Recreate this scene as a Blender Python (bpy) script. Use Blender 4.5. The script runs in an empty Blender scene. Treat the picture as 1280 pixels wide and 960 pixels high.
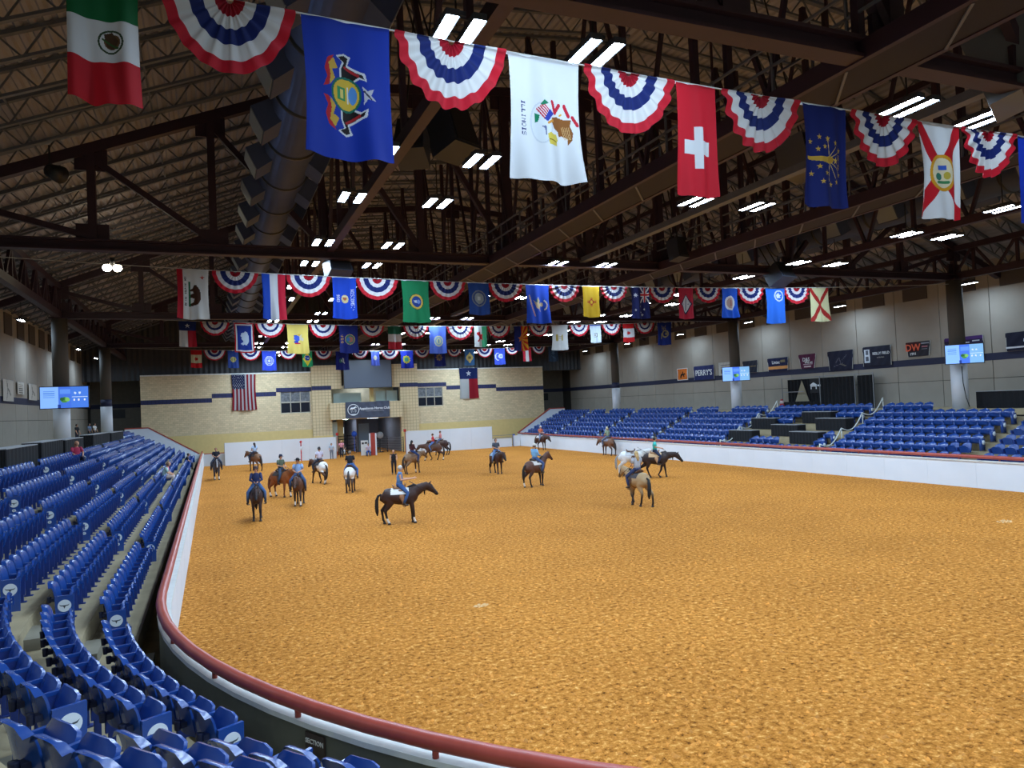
import bpy, bmesh, math, random
import numpy as np
from mathutils import Matrix, Vector, Quaternion

random.seed(7)
rng = np.random.RandomState(7)
SC = bpy.context.scene
COL = SC.collection
PI = math.pi

# ---------------------------------------------------------------- camera, world, exposure
CAMZ = 4.7
FPX, YAW, PITCH, ROLL = 915.0, 0.39027, 0.027456, -0.043429
_F = Vector((math.sin(YAW)*math.cos(PITCH), math.cos(YAW)*math.cos(PITCH), math.sin(PITCH)))
_R = Vector((math.cos(YAW), -math.sin(YAW), 0))
_U = _R.cross(_F)
_R2 = _R*math.cos(ROLL) + _U*math.sin(ROLL)
_U2 = -_R*math.sin(ROLL) + _U*math.cos(ROLL)
cd = bpy.data.cameras.new('camera')
cd.sensor_fit = 'HORIZONTAL'; cd.sensor_width = 36.0; cd.lens = FPX/1280*36.0
cd.clip_start = 0.1; cd.clip_end = 400
cam = bpy.data.objects.new('camera', cd); COL.objects.link(cam)
cam.matrix_world = Matrix(((_R2.x, _U2.x, -_F.x, 0), (_R2.y, _U2.y, -_F.y, 0), (_R2.z, _U2.z, -_F.z, CAMZ), (0, 0, 0, 1)))
SC.camera = cam
def in_view(p, margin=0.0):
    d = Vector(p) - Vector((0, 0, CAMZ)); w = d.dot(_F)
    if w < 0.3: return False
    x = FPX*d.dot(_R2)/w; y = FPX*d.dot(_U2)/w
    return abs(x) < 640+margin and abs(y) < 480+margin

world = bpy.data.worlds.new('world'); SC.world = world; world.use_nodes = True
world.node_tree.nodes['Background'].inputs[0].default_value = (0.55, 0.6, 0.7, 1)
world.node_tree.nodes['Background'].inputs[1].default_value = 0.02
vs = SC.view_settings
vs.view_transform = 'Standard'; vs.look = 'None'; vs.exposure = 0.0; vs.gamma = 1.0; vs.use_curve_mapping = False
SC.cycles.use_denoising = True
SC.cycles.max_bounces = 6; SC.cycles.diffuse_bounces = 4; SC.cycles.glossy_bounces = 2
SC.cycles.sample_clamp_indirect = 4.0
LAMP_POWER = 238.0       # radiance of the lit LED strips

# ---------------------------------------------------------------- materials
def lin(c):
    """sRGB 0-255 triple -> linear"""
    return tuple((v/255/12.92 if v/255 <= 0.04045 else ((v/255+0.055)/1.055)**2.4) for v in c)
_M = {}
def mat(name, col, rough=0.6, metal=0.0, spec=0.5, var=0.0, scale=3.0, bump=0.0, bscale=40.0, coords='Object'):
    """plain procedural surface: base colour with noise variation and fine relief"""
    if name in _M: return _M[name]
    m = bpy.data.materials.new(name); m.use_nodes = True; _M[name] = m
    nt = m.node_tree; b = nt.nodes['Principled BSDF']
    c = lin(col) + (1,)
    b.inputs['Base Color'].default_value = c
    b.inputs['Roughness'].default_value = rough; b.inputs['Metallic'].default_value = metal
    b.inputs['Specular IOR Level'].default_value = spec
    if var or bump:
        tc = nt.nodes.new('ShaderNodeTexCoord')
    if var:
        n = nt.nodes.new('ShaderNodeTexNoise'); n.inputs['Scale'].default_value = scale; n.inputs['Detail'].default_value = 5
        nt.links.new(tc.outputs[coords], n.inputs['Vector'])
        r = nt.nodes.new('ShaderNodeValToRGB'); nt.links.new(n.outputs['Fac'], r.inputs['Fac'])
        r.color_ramp.elements[0].position = 0.3; r.color_ramp.elements[1].position = 0.7
        r.color_ramp.elements[0].color = tuple(v*(1-var) for v in c[:3]) + (1,)
        r.color_ramp.elements[1].color = tuple(min(1, v*(1+var)) for v in c[:3]) + (1,)
        nt.links.new(r.outputs['Color'], b.inputs['Base Color'])
    if bump:
        n2 = nt.nodes.new('ShaderNodeTexNoise'); n2.inputs['Scale'].default_value = bscale; n2.inputs['Detail'].default_value = 4
        nt.links.new(tc.outputs[coords], n2.inputs['Vector'])
        bp = nt.nodes.new('ShaderNodeBump'); bp.inputs['Strength'].default_value = bump; bp.inputs['Distance'].default_value = 0.02
        nt.links.new(n2.outputs['Fac'], bp.inputs['Height']); nt.links.new(bp.outputs['Normal'], b.inputs['Normal'])
    return m
def mat_emit(name, col, strength):
    if name in _M: return _M[name]
    m = bpy.data.materials.new(name); m.use_nodes = True; _M[name] = m
    b = m.node_tree.nodes['Principled BSDF']
    b.inputs['Base Color'].default_value = (0.8, 0.8, 0.8, 1)
    b.inputs['Emission Color'].default_value = lin(col) + (1,); b.inputs['Emission Strength'].default_value = strength
    return m
def mat_attr(name, rough=0.8, translucent=0.0, spec=0.3, emit=0.0, dim=1.0):
    """colour printed on the mesh (attribute 'print')"""
    if name in _M: return _M[name]
    m = bpy.data.materials.new(name); m.use_nodes = True; _M[name] = m
    nt = m.node_tree; b = nt.nodes['Principled BSDF']
    a = nt.nodes.new('ShaderNodeAttribute'); a.attribute_name = 'print'
    src = a.outputs['Color']
    if dim != 1.0:
        mm = nt.nodes.new('ShaderNodeMix'); mm.data_type = 'RGBA'; mm.blend_type = 'MULTIPLY'; mm.inputs['Factor'].default_value = 1.0
        nt.links.new(src, mm.inputs['A']); mm.inputs['B'].default_value = (dim, dim, dim, 1); src = mm.outputs['Result']
    nt.links.new(src, b.inputs['Base Color'])
    b.inputs['Roughness'].default_value = rough; b.inputs['Specular IOR Level'].default_value = spec
    if emit:
        nt.links.new(a.outputs['Color'], b.inputs['Emission Color']); b.inputs['Emission Strength'].default_value = emit
    if translucent:
        t = nt.nodes.new('ShaderNodeBsdfTranslucent'); nt.links.new(src, t.inputs['Color'])
        mx = nt.nodes.new('ShaderNodeMixShader'); mx.inputs[0].default_value = translucent
        nt.links.new(b.outputs[0], mx.inputs[1]); nt.links.new(t.outputs[0], mx.inputs[2])
        nt.links.new(mx.outputs[0], nt.nodes['Material Output'].inputs['Surface'])
    return m
def mat_grid(name, col, joint, sx, sz, jw, axis='XZ', var=0.1, offset=0.5):
    """masonry too small to tell apart: courses of blocks with mortar (procedural brick)"""
    if name in _M: return _M[name]
    m = bpy.data.materials.new(name); m.use_nodes = True; _M[name] = m
    nt = m.node_tree; b = nt.nodes['Principled BSDF']; b.inputs['Roughness'].default_value = 0.75
    tc = nt.nodes.new('ShaderNodeTexCoord'); mp = nt.nodes.new('ShaderNodeMapping')
    nt.links.new(tc.outputs['Object'], mp.inputs['Vector'])
    mp.inputs['Rotation'].default_value = (-PI/2, 0, 0) if axis == 'XZ' else (-PI/2, 0, -PI/2)
    br = nt.nodes.new('ShaderNodeTexBrick'); nt.links.new(mp.outputs['Vector'], br.inputs['Vector'])
    br.offset = offset
    br.inputs['Scale'].default_value = 1.0
    br.inputs['Brick Width'].default_value = sx; br.inputs['Row Height'].default_value = sz
    br.inputs['Mortar Size'].default_value = jw
    c = lin(col)
    br.inputs['Color1'].default_value = tuple(v*(1+var) for v in c) + (1,)
    br.inputs['Color2'].default_value = tuple(v*(1-var) for v in c) + (1,)
    br.inputs['Mortar'].default_value = lin(joint) + (1,)
    nt.links.new(br.outputs['Color'], b.inputs['Base Color'])
    bp = nt.nodes.new('ShaderNodeBump'); bp.inputs['Strength'].default_value = 0.3; bp.inputs['Distance'].default_value = 0.01
    bp.invert = True
    nt.links.new(br.outputs['Fac'], bp.inputs['Height']); nt.links.new(bp.outputs['Normal'], b.inputs['Normal'])
    return m
def mat_sand():
    m = bpy.data.materials.new('sand'); m.use_nodes = True
    nt = m.node_tree; b = nt.nodes['Principled BSDF']; b.inputs['Roughness'].default_value = 0.95; b.inputs['Specular IOR Level'].default_value = 0.1
    tc = nt.nodes.new('ShaderNodeTexCoord')
    def noise(s, d, rough=0.6):
        n = nt.nodes.new('ShaderNodeTexNoise'); n.inputs['Scale'].default_value = s; n.inputs['Detail'].default_value = d
        n.inputs['Roughness'].default_value = rough
        nt.links.new(tc.outputs['Object'], n.inputs['Vector']); return n
    n1 = noise(0.35, 4); n2 = noise(9.0, 9, 0.78); n3 = noise(2.2, 3)
    r1 = nt.nodes.new('ShaderNodeValToRGB'); nt.links.new(n2.outputs['Fac'], r1.inputs['Fac'])
    e = r1.color_ramp.elements
    e[0].position = 0.36; e[0].color = lin((66, 34, 6)) + (1,)
    e[1].position = 0.64; e[1].color = lin((252, 192, 110)) + (1,)
    k = e.new(0.45); k.color = lin((174, 108, 38)) + (1,)
    k = e.new(0.56); k.color = lin((212, 141, 62)) + (1,)
    r2 = nt.nodes.new('ShaderNodeValToRGB'); nt.links.new(n1.outputs['Fac'], r2.inputs['Fac'])
    r2.color_ramp.elements[0].position = 0.35; r2.color_ramp.elements[0].color = (0.8, 0.78, 0.74, 1)
    r2.color_ramp.elements[1].position = 0.65; r2.color_ramp.elements[1].color = (1, 1, 1, 1)
    mx = nt.nodes.new('ShaderNodeMix'); mx.data_type = 'RGBA'; mx.blend_type = 'MULTIPLY'; mx.inputs['Factor'].default_value = 0.7
    nt.links.new(r1.outputs['Color'], mx.inputs['A']); nt.links.new(r2.outputs['Color'], mx.inputs['B'])
    nt.links.new(mx.outputs['Result'], b.inputs['Base Color'])
    ad = nt.nodes.new('ShaderNodeMath'); ad.operation = 'MULTIPLY_ADD'; ad.inputs[1].default_value = 0.6
    nt.links.new(n3.outputs['Fac'], ad.inputs[0]); nt.links.new(n2.outputs['Fac'], ad.inputs[2])
    bp = nt.nodes.new('ShaderNodeBump'); bp.inputs['Strength'].default_value = 0.8; bp.inputs['Distance'].default_value = 0.045
    nt.links.new(ad.outputs[0], bp.inputs['Height']); nt.links.new(bp.outputs['Normal'], b.inputs['Normal'])
    return m
SAND = mat_sand()
CONC = mat('concrete', (164, 148, 116), 0.85, var=0.16, scale=1.2, bump=0.15, bscale=20)
CONC_D = mat('concrete_green_grey', (98, 99, 84), 0.85, var=0.12, scale=1.5)
LEDGE = mat('painted_ledge', (212, 214, 208), 0.6, var=0.10, scale=4)
RED = mat('red_rail_paint', (166, 70, 56), 0.4, var=0.10, scale=5)
WHITE = mat('white_board', (222, 228, 234), 0.5, var=0.03, scale=0.6)
MAROON = mat('maroon_steel', (44, 22, 36), 0.6, var=0.15, scale=2)
JOIST = mat('grey_joist_steel', (88, 90, 98), 0.6, var=0.1)
DECK = mat('roof_deck', (142, 139, 146), 0.8, var=0.1, scale=0.5)
DUCT = mat('duct_metal', (44, 54, 82), 0.6, metal=0.0, var=0.1, scale=2)
BLACK = mat('black_metal', (22, 22, 26), 0.5)
BLUE = mat('blue_seat_plastic', (26, 66, 138), 0.26, spec=0.9, var=0.05, scale=1.5)
STEEL = mat('grey_steel', (140, 142, 146), 0.45, metal=0.5)
WALLP = mat('wall_panel_concrete', (156, 148, 136), 0.85, var=0.07, scale=0.6)
STRIPE = mat('navy_stripe', (30, 34, 64), 0.7, var=0.05)
BRICK = mat_grid('tan_brick', (208, 188, 150), (180, 162, 128), 0.40, 0.20, 0.012)
TILE = mat_grid('cream_tile', (206, 186, 146), (164, 146, 112), 0.34, 0.34, 0.022, offset=0.0, var=0.03)
STRIPE_T = mat_grid('navy_tile', (36, 42, 84), (22, 26, 56), 0.34, 0.22, 0.02, offset=0.0)
CREAM = mat('cream_block', (208, 184, 122), 0.8, var=0.04)
CORR = mat('dark_corrugated_metal', (48, 48, 50), 0.6, var=0.1)
BLACKCLOTH = mat('black_cloth', (18, 18, 22), 0.95, var=0.2, scale=6)
PRINT = mat_attr('print')
CLOTH = mat_attr('flag_cloth', 0.85, 0.30, dim=0.47)
COAT = mat_attr('coat', 0.55, spec=0.35)
SCREEN = mat_attr('screen_picture', 0.4, emit=0.9)
HAIRM = {}

# ---------------------------------------------------------------- mesh helpers
class MB:
    def __init__(s): s.v = []; s.f = []; s.c = None; s.sm = []
    def add(s, vs, fs, smooth=False):
        o = len(s.v); s.v.extend([tuple(p) for p in vs])
        for f in fs: s.f.append(tuple(i+o for i in f)); s.sm.append(smooth)
    def box(s, x0, x1, y0, y1, z0, z1):
        s.add([(x0,y0,z0),(x1,y0,z0),(x1,y1,z0),(x0,y1,z0),(x0,y0,z1),(x1,y0,z1),(x1,y1,z1),(x0,y1,z1)],
              [(3,2,1,0),(4,5,6,7),(0,1,5,4),(1,2,6,5),(2,3,7,6),(3,0,4,7)])
    def bar(s, p, q, w, h=None, up=(0,0,1)):
        p = Vector(p); q = Vector(q); h = h or w; d = (q-p).normalized(); u = Vector(up)
        if abs(d.dot(u)) > 0.98: u = Vector((1,0,0))
        a = d.cross(u).normalized()*(w/2); b = a.cross(d).normalized()*(h/2)
        s.add([p-a-b, p+a-b, p+a+b, p-a+b, q-a-b, q+a-b, q+a+b, q-a+b],
              [(0,1,2,3),(7,6,5,4),(0,4,5,1),(1,5,6,2),(2,6,7,3),(3,7,4,0)])
    def cyl(s, p, q, r, n=10, r2=None, cap=True):
        s.tube([p, q], [(r, r), (r if r2 is None else r2,)*2], n, cap)
    def tube(s, pts, rads, n=8, cap=True, side=(0,1,0)):
        """loft of elliptical rings; rads: (half width along side, half height)"""
        pts = [Vector(p) for p in pts]; N = len(pts); vs = []; fs = []
        for i, p in enumerate(pts):
            t = (pts[min(i+1, N-1)] - pts[max(i-1, 0)]).normalized()
            sd = Vector(side); sd = sd - t*sd.dot(t)
            if sd.length < 0.2: sd = Vector((1,0,0)); sd = sd - t*sd.dot(t)
            if sd.length < 0.2: sd = Vector((0,0,1)); sd = sd - t*sd.dot(t)
            sd.normalize(); up = t.cross(sd)
            r = rads[i] if isinstance(rads[i], (tuple, list)) else (rads[i], rads[i])
            for k in range(n):
                a = 2*PI*k/n
                vs.append(p + sd*(r[0]*math.cos(a)) + up*(r[1]*math.sin(a)))
        for i in range(N-1):
            for k in range(n):
                k2 = (k+1) % n
                fs.append((i*n+k, i*n+k2, (i+1)*n+k2, (i+1)*n+k))
        if cap:
            fs.append(tuple(range(n-1, -1, -1))); fs.append(tuple((N-1)*n+k for k in range(n)))
        s.add(vs, fs, True)
    def ball(s, c, r, n=10, m=6):
        c = Vector(c); r = r if isinstance(r, (tuple, list)) else (r,)*3
        vs = [c+Vector((0,0,r[2]))]; fs = []
        for j in range(1, m):
            b = PI*j/m
            for k in range(n):
                a = 2*PI*k/n
                vs.append(c+Vector((r[0]*math.sin(b)*math.cos(a), r[1]*math.sin(b)*math.sin(a), r[2]*math.cos(b))))
        vs.append(c-Vector((0,0,r[2])))
        for k in range(n):
            fs.append((0, 1+k, 1+(k+1)%n))
            fs.append((len(vs)-1, 1+(m-2)*n+(k+1)%n, 1+(m-2)*n+k))
        for j in range(m-2):
            for k in range(n):
                fs.append((1+j*n+k, 1+(j+1)*n+k, 1+(j+1)*n+(k+1)%n, 1+j*n+(k+1)%n))
        s.add(vs, fs, True)
    def prism(s, poly, a, b, axis='y'):
        """closed outline extruded from a to b along an axis; poly in the other two axes"""
        n = len(poly)
        def P(u, v, w):
            return {'y': (u, w, v), 'x': (w, u, v), 'z': (u, v, w)}[axis]
        vs = [P(u, v, a) for u, v in poly] + [P(u, v, b) for u, v in poly]
        fs = [tuple(range(n)), tuple(range(2*n-1, n-1, -1))]
        for i in range(n): j = (i+1) % n; fs.append((i, i+n, j+n, j))
        s.add(vs, fs)
    def grid(s, fn, nu, nv, smooth=True, flip=False):
        """fn(i,j)->point for i in 0..nu, j in 0..nv"""
        vs = [fn(i, j) for j in range(nv+1) for i in range(nu+1)]
        fs = []
        for j in range(nv):
            for i in range(nu):
                a = j*(nu+1)+i; f = (a, a+1, a+nu+2, a+nu+1)
                fs.append(f[::-1] if flip else f)
        s.add(vs, fs, smooth)
    def mesh(s, name, m=None, colors=None):
        me = bpy.data.meshes.new(name); me.from_pydata(s.v, [], s.f); me.update()
        if any(s.sm): me.polygons.foreach_set('use_smooth', s.sm)
        if m is not None: me.materials.append(m)
        if colors is not None: set_face_colors(me, colors)
        return me
    def build(s, name, m=None, parent=None, loc=None, rz=0.0, colors=None):
        return link(name, s.mesh(name, m, colors), parent, loc, rz)
def set_face_colors(me, cols):
    """one flat colour per face (linear rgb)"""
    at = me.color_attributes.new('print', 'FLOAT_COLOR', 'CORNER')
    ls = np.array([p.loop_total for p in me.polygons])
    c = np.concatenate([np.asarray(cols, dtype=np.float32), np.ones((len(cols), 1), np.float32)], 1)
    at.data.foreach_set('color', np.repeat(c, ls, axis=0).ravel())
def set_vert_colors(me, fn):
    at = me.color_attributes.new('print', 'FLOAT_COLOR', 'POINT')
    buf = np.ones((len(me.vertices), 4), np.float32)
    for i, v in enumerate(me.vertices): buf[i, :3] = fn(v.co.x, v.co.y, v.co.z)
    at.data.foreach_set('color', buf.ravel())
def link(name, data, parent=None, loc=None, rz=0.0):
    o = bpy.data.objects.new(name, data); COL.objects.link(o)
    if parent is not None: o.parent = parent
    if loc is not None: o.location = loc
    if rz: o.rotation_euler = (0, 0, rz)
    return o
def tag(o, label, cat, group=None, kind=None):
    if label: o['label'] = label
    if cat: o['category'] = cat
    if group: o['group'] = group
    if kind: o['kind'] = kind
    return o
def struct(o, label=None):
    o['kind'] = 'structure'
    if label: o['label'] = label
    return o
def empty(name, loc=(0,0,0), rz=0.0):
    o = bpy.data.objects.new(name, None); COL.objects.link(o); o.location = loc; o.rotation_euler = (0, 0, rz)
    o.empty_display_size = 0.2
    return o
def remesh(mb, voxel, name, smooth=4):
    """fuse overlapping lofts into one continuous skin"""
    me = mb.mesh(name+'_raw'); o = bpy.data.objects.new('tmp', me); COL.objects.link(o)
    r = o.modifiers.new('r', 'REMESH'); r.mode = 'VOXEL'; r.voxel_size = voxel; r.use_smooth_shade = True
    if smooth:
        k = o.modifiers.new('s', 'SMOOTH'); k.factor = 0.5; k.iterations = smooth
    dg = bpy.context.evaluated_depsgraph_get()
    out = bpy.data.meshes.new_from_object(o.evaluated_get(dg)); out.name = name
    bpy.data.objects.remove(o); bpy.data.meshes.remove(me)
    return out
_TX = {}
def text_mesh(body, size, extrude=0.0, align='CENTER'):
    key = (body, size, extrude, align)
    if key in _TX: return _TX[key]
    c = bpy.data.curves.new('lettering', 'FONT'); c.body = body; c.size = size; c.extrude = extrude
    c.offset = size*0.018; c.align_x = align; c.align_y = 'CENTER'; c.resolution_u = 2
    o = bpy.data.objects.new('tmp', c); COL.objects.link(o)
    dg = bpy.context.evaluated_depsgraph_get()
    me = bpy.data.meshes.new_from_object(o.evaluated_get(dg)); me.name = 'lettering'
    bpy.data.objects.remove(o); bpy.data.curves.remove(c)
    _TX[key] = me
    return me
ORD = ['first','second','third','fourth','fifth','sixth','seventh','eighth','ninth','tenth','eleventh','twelfth','thirteenth','fourteenth','fifteenth','sixteenth','seventeenth','eighteenth','nineteenth','twentieth']
# ---------------------------------------------------------------- layout numbers (metres)
MIR = 31.03                      # x of the right side = MIR - x of the left side
XF = -0.97                       # left arena fence
CX, CY, CR = 12.53, 15.5, 13.5   # near left corner of the fence
TREAD, RISE, Z0, NROW = 0.80, 0.385, 0.65, 7
def floor_z(i): return Z0 + RISE*i
def edge_r(i): return 13.92 + TREAD*i
ZCON = floor_z(NROW)
YEND_L, YEND_R = 73.2, 77.0
TRUSS_Y = [9.5, 28.3, 47.1, 65.8]
XL_WALL, XR_WALL, YB = -11.5, 42.53, 86.0
def zt(x):
    if x > MIR/2: x = MIR - x
    return 14.05 + 0.4*(x+3.55) if x < 4.1 else 17.11 + 0.1*(x-4.1)
def zdeck(x): return zt(x) + 1.1
def arc(r, a): return (CX - r*math.cos(a), CY - r*math.sin(a))   # a = 0 at the left side, pi/2 at the near end

# ---------------------------------------------------------------- ground
b = MB(); b.add([(-1.0,1,0),(32.1,1,0),(32.1,93,0),(-1.0,93,0)], [(0,1,2,3)])
struct(b.build('floor', SAND), 'orange-brown riding sand covering the arena')
# loose clods of sand near the camera
b = MB()
for k in range(15000):
    d = 6.5 + 26*rng.rand()**1.4; a = 0.02 + rng.rand()*0.98
    x, y = d*math.sin(a), d*math.cos(a)
    if x < -0.6 or x > 31.6: continue
    if y < CY and x < CX and math.hypot(x-CX, y-CY) > CR-0.5: continue
    if y < 2.5: continue
    r = 0.014 + 0.034*rng.rand()**2.5; h = r*(0.6+0.5*rng.rand()); t = rng.rand()*6.28
    vs = []
    for q in range(4):
        rr = r*(0.7+0.7*rng.rand()); vs.append((x+rr*math.cos(t+q*1.57), y+rr*math.sin(t+q*1.57), -0.004))
    vs.append((x+r*0.3*(rng.rand()-.5), y+r*.3*(rng.rand()-.5), h))
    b.add(vs, [(0,1,4),(1,2,4),(2,3,4),(3,0,4)], True)
tag(b.build('sand_clods', mat('sand_clod', (198, 128, 48), 0.95, var=0.4, scale=6)), 'loose clods of sand scattered over the near arena', 'sand', kind='stuff')

for px_, py_, sz_, lab_ in ((24.71, 16.81, 0.34, 'pale patch of shavings on the sand near the right picture edge'), (5.73, 16.4, 0.2, 'small pale clump of shavings on the sand in the middle')):
    b = MB()
    for k in range(46):
        r = sz_*rng.rand()**0.7; t = rng.rand()*6.28; q = 0.02+0.03*rng.rand()
        cx_, cy_ = r*math.cos(t), r*0.6*math.sin(t)
        b.add([(cx_-q, cy_-q*.6, 0.0), (cx_+q, cy_-q*.4, 0.0), (cx_+q*.4, cy_+q, 0.0), (cx_, cy_, q*.7)], [(0,1,3),(1,2,3),(2,0,3)])
    tag(b.build('shavings_patch', mat('pale_shavings', (214, 176, 124), 0.9, var=0.1), None, (px_, py_, 0)), lab_, 'shavings', None, 'stuff')
# ---------------------------------------------------------------- arena fence: wall, ledge, boards, rail
def fence_path(off, y0=76.5, n=26):
    """outline of the fence offset outward: left side, near end, right side"""
    P = [(XF-off, y0), (XF-off, CY)]
    for k in range(1, n+1):
        P.append(arc(CR+off, PI/2*k/n))
    P += [(MIR-x, y) for x, y in reversed(P)]
    return P
def sweep(mb, o0, o1, z0, z1, closed_ends=True):
    A, B = fence_path(o0), fence_path(o1); n = len(A)
    vs = []
    for (ax, ay), (bx, by) in zip(A, B):
        vs += [(ax,ay,z0),(bx,by,z0),(bx,by,z1),(ax,ay,z1)]
    fs = []
    for i in range(n-1):
        for k in range(4):
            k2 = (k+1) % 4; fs.append((4*i+k, 4*i+k2, 4*i+4+k2, 4*i+4+k))
    fs += [(3,2,1,0), (4*n-4, 4*n-3, 4*n-2, 4*n-1)]
    mb.add(vs, fs)
b = MB(); sweep(b, -0.10, 0.04, -0.1, 1.19)
wall_arena = struct(b.build('wall_arena', CONC_D), 'concrete wall around the arena under the red rail')
b = MB(); sweep(b, -0.16, 0.07, 1.19, 1.25); b.build('ledge', LEDGE, wall_arena)
pan = MB(); pan.box(-0.012, 0.012, 0.004, 2.436, 0, 1.19); panm = pan.mesh('panel', WHITE)
for k in range(25):
    link('panel', panm, wall_arena, (XF+0.115, CY+k*2.44, 0))
    link('panel', panm, wall_arena, (MIR-XF-0.115, CY+k*2.44, 0))
A = [arc(CR-0.115, PI/2*k/26) for k in range(27)]
for (q, mir) in ((0, False), (1, True)):
    b = MB(); vs = []; fs = []
    for k, (x, y) in enumerate(A):
        x2, y2 = arc(CR-0.10, PI/2*k/26)
        if mir: x, x2 = MIR-x, MIR-x2
        vs += [(x, y, 0), (x, y, 1.19), (x2, y2, 1.19), (x2, y2, 0)]
    for k in range(26):
        for c in range(3): fs.append((4*k+c, 4*k+c+1, 4*k+5+c, 4*k+4+c))
    b.add(vs, fs); b.build('panel', WHITE, wall_arena)
rail = empty('arena_rail', (XF, CY, 1.2)); tag(rail, 'red tubular rail running along the top of the arena wall', 'rail')
rail.location = (0, 0, 0)
b = MB(); P = fence_path(0.0)
pts = [P[0]] + [(XF, 70-3*k) for k in range(18)] + P[1:]
b.tube([(x, y, 1.40) for x, y in pts[:len(pts)-1]] + [(MIR-XF, 76.5, 1.40)], [0.085]*len(pts), 12, side=(0,0,1))
b.build('rail_tube', RED, rail)
pb = MB(); pb.cyl((0,0,1.24), (0,0,1.36), 0.035, 8); pm = pb.mesh('rail_post', RED)
for k in range(32):
    link('rail_post', pm, rail, (XF, CY+0.6+1.9*k, 0)); link('rail_post', pm, rail, (MIR-XF, CY+0.6+1.9*k, 0))
for k in range(11):
    a = 0.07 + k*0.15
    x, y = arc(CR+0.01, a); link('rail_post', pm, rail, (x, y, 0)); link('rail_post', pm, rail, (MIR-x, y, 0))
# section sign on the outside of the curved wall
a = math.radians(31.3); x, y = arc(CR+0.055, a)
sg = empty('section_sign', (x, y, 0.955))
tag(sg, 'brown section number sign on the curved concrete wall below the rail', 'sign')
nrm = Vector((-math.cos(a), -math.sin(a), 0))
sg.rotation_euler = (0, 0, math.atan2(nrm.y, nrm.x) + PI/2)
b = MB(); b.box(-0.16, 0.16, -0.012, 0.012, -0.24, 0.2); b.build('plate', mat('brown_sign', (54, 40, 30), 0.5), sg)
for t, z, s in (('SECTION', 0.11, 0.075), ('12  04', -0.10, 0.11)):
    o = link('lettering', text_mesh(t, s, 0.002), sg, (0, -0.015, z)); o.rotation_euler = (PI/2, 0, 0)
    if not o.data.materials: o.data.materials.append(mat('sign_white', (214, 212, 200), 0.6))

# ---------------------------------------------------------------- stands: concrete tiers
LEFT_Y = [15.1, 23.0, 31.5, 40.1, 48.7, 57.3, 65.7, 73.4]
RIGHT_Y = [15.0 - 9.15, 15.0, 24.15, 33.3, 42.45, 51.6, 60.75, 69.9, 77.9]
CURVE = [(6.9, 28.2), (33.2, 56.0), (60.0, 86.0)]     # degrees
stand_l = struct(empty('stand_left', (XF, CY, 0)), 'concrete seating tiers beside the left fence and round the near corner'); stand_l.location = (0,0,0)
stand_r = struct(empty('stand_right', (0,0,0)), 'concrete seating tiers behind the right fence')
for i in range(NROW):
    x1 = CX - edge_r(i); b = MB()
    b.box(x1-TREAD, x1, CY, YEND_L, 0, floor_z(i))
    n = 40; r0, r1 = edge_r(i), edge_r(i)+TREAD; z = floor_z(i); vs = []; fs = []
    for k in range(n+1):
        a = math.radians(100)*k/n
        (ax, ay), (bx, by) = arc(r0, a), arc(r1, a); vs += [(ax,ay,0),(ax,ay,z),(bx,by,z),(bx,by,0)]
    for k in range(n):
        for c in range(3): fs.append((4*k+c, 4*k+c+1, 4*k+5+c, 4*k+4+c))
    b.add(vs, fs); b.build('tier', CONC, stand_l)
    b = MB(); b.box(MIR-x1, MIR-x1+TREAD, 3, YEND_R, 0, floor_z(i)); b.build('tier', CONC, stand_r)
st = MB(); st.box(0, 0.30, 0, 0.92, 0, 0.19); stm = st.mesh('aisle_step', mat('step_concrete', (140, 134, 118), 0.9, var=0.1))
for i in range(NROW):
    zb = floor_z(i-1) if i else Z0 - RISE
    for y in LEFT_Y[:-1]: link('aisle_step', stm, stand_l, (CX-edge_r(i), y-0.98, zb))
    for y in RIGHT_Y[1:-1]:
        link('aisle_step', stm, stand_r, (MIR-CX+edge_r(i)-0.30, y-0.96, zb))
    for (a0, a1) in CURVE[:2]:
        a = math.radians(a1+1.7); x, y = arc(edge_r(i), a)
        o = link('aisle_step', stm, stand_l, (x, y, zb)); o.rotation_euler = (0, 0, a)
b = MB(); x1 = CX-edge_r(0); b.box(x1, XF-0.03, CY, YEND_L, 0, Z0-RISE)
vs = []; fs = []
for k in range(41):
    a = math.radians(100)*k/40; (ax, ay), (bx, by) = arc(CR+0.03, a), arc(edge_r(0), a); vs += [(ax,ay,Z0-RISE),(bx,by,Z0-RISE)]
for k in range(40): fs.append((2*k, 2*k+1, 2*k+3, 2*k+2))
b.add(vs, fs); b.build('gutter', mat('gutter_concrete', (140, 124, 80), 0.9, var=0.2, scale=2), stand_l)
# concourses
b = MB(); xc = CX-edge_r(NROW)
b.box(XL_WALL, xc, CY, YB, ZCON-0.3, ZCON)
vs = []; fs = []
for k in range(41):
    a = math.radians(100)*k/40; (ax, ay), (bx, by) = arc(edge_r(NROW), a), arc(34, a); vs += [(ax,ay,ZCON),(bx,by,ZCON)]
for k in range(40): fs.append((2*k, 2*k+1, 2*k+3, 2*k+2))
b.add(vs, fs); b.build('concourse', CONC, stand_l)
b = MB(); b.box(MIR-xc, XR_WALL, 3, YB, ZCON-0.3, ZCON); b.build('concourse', CONC, stand_r)
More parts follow.
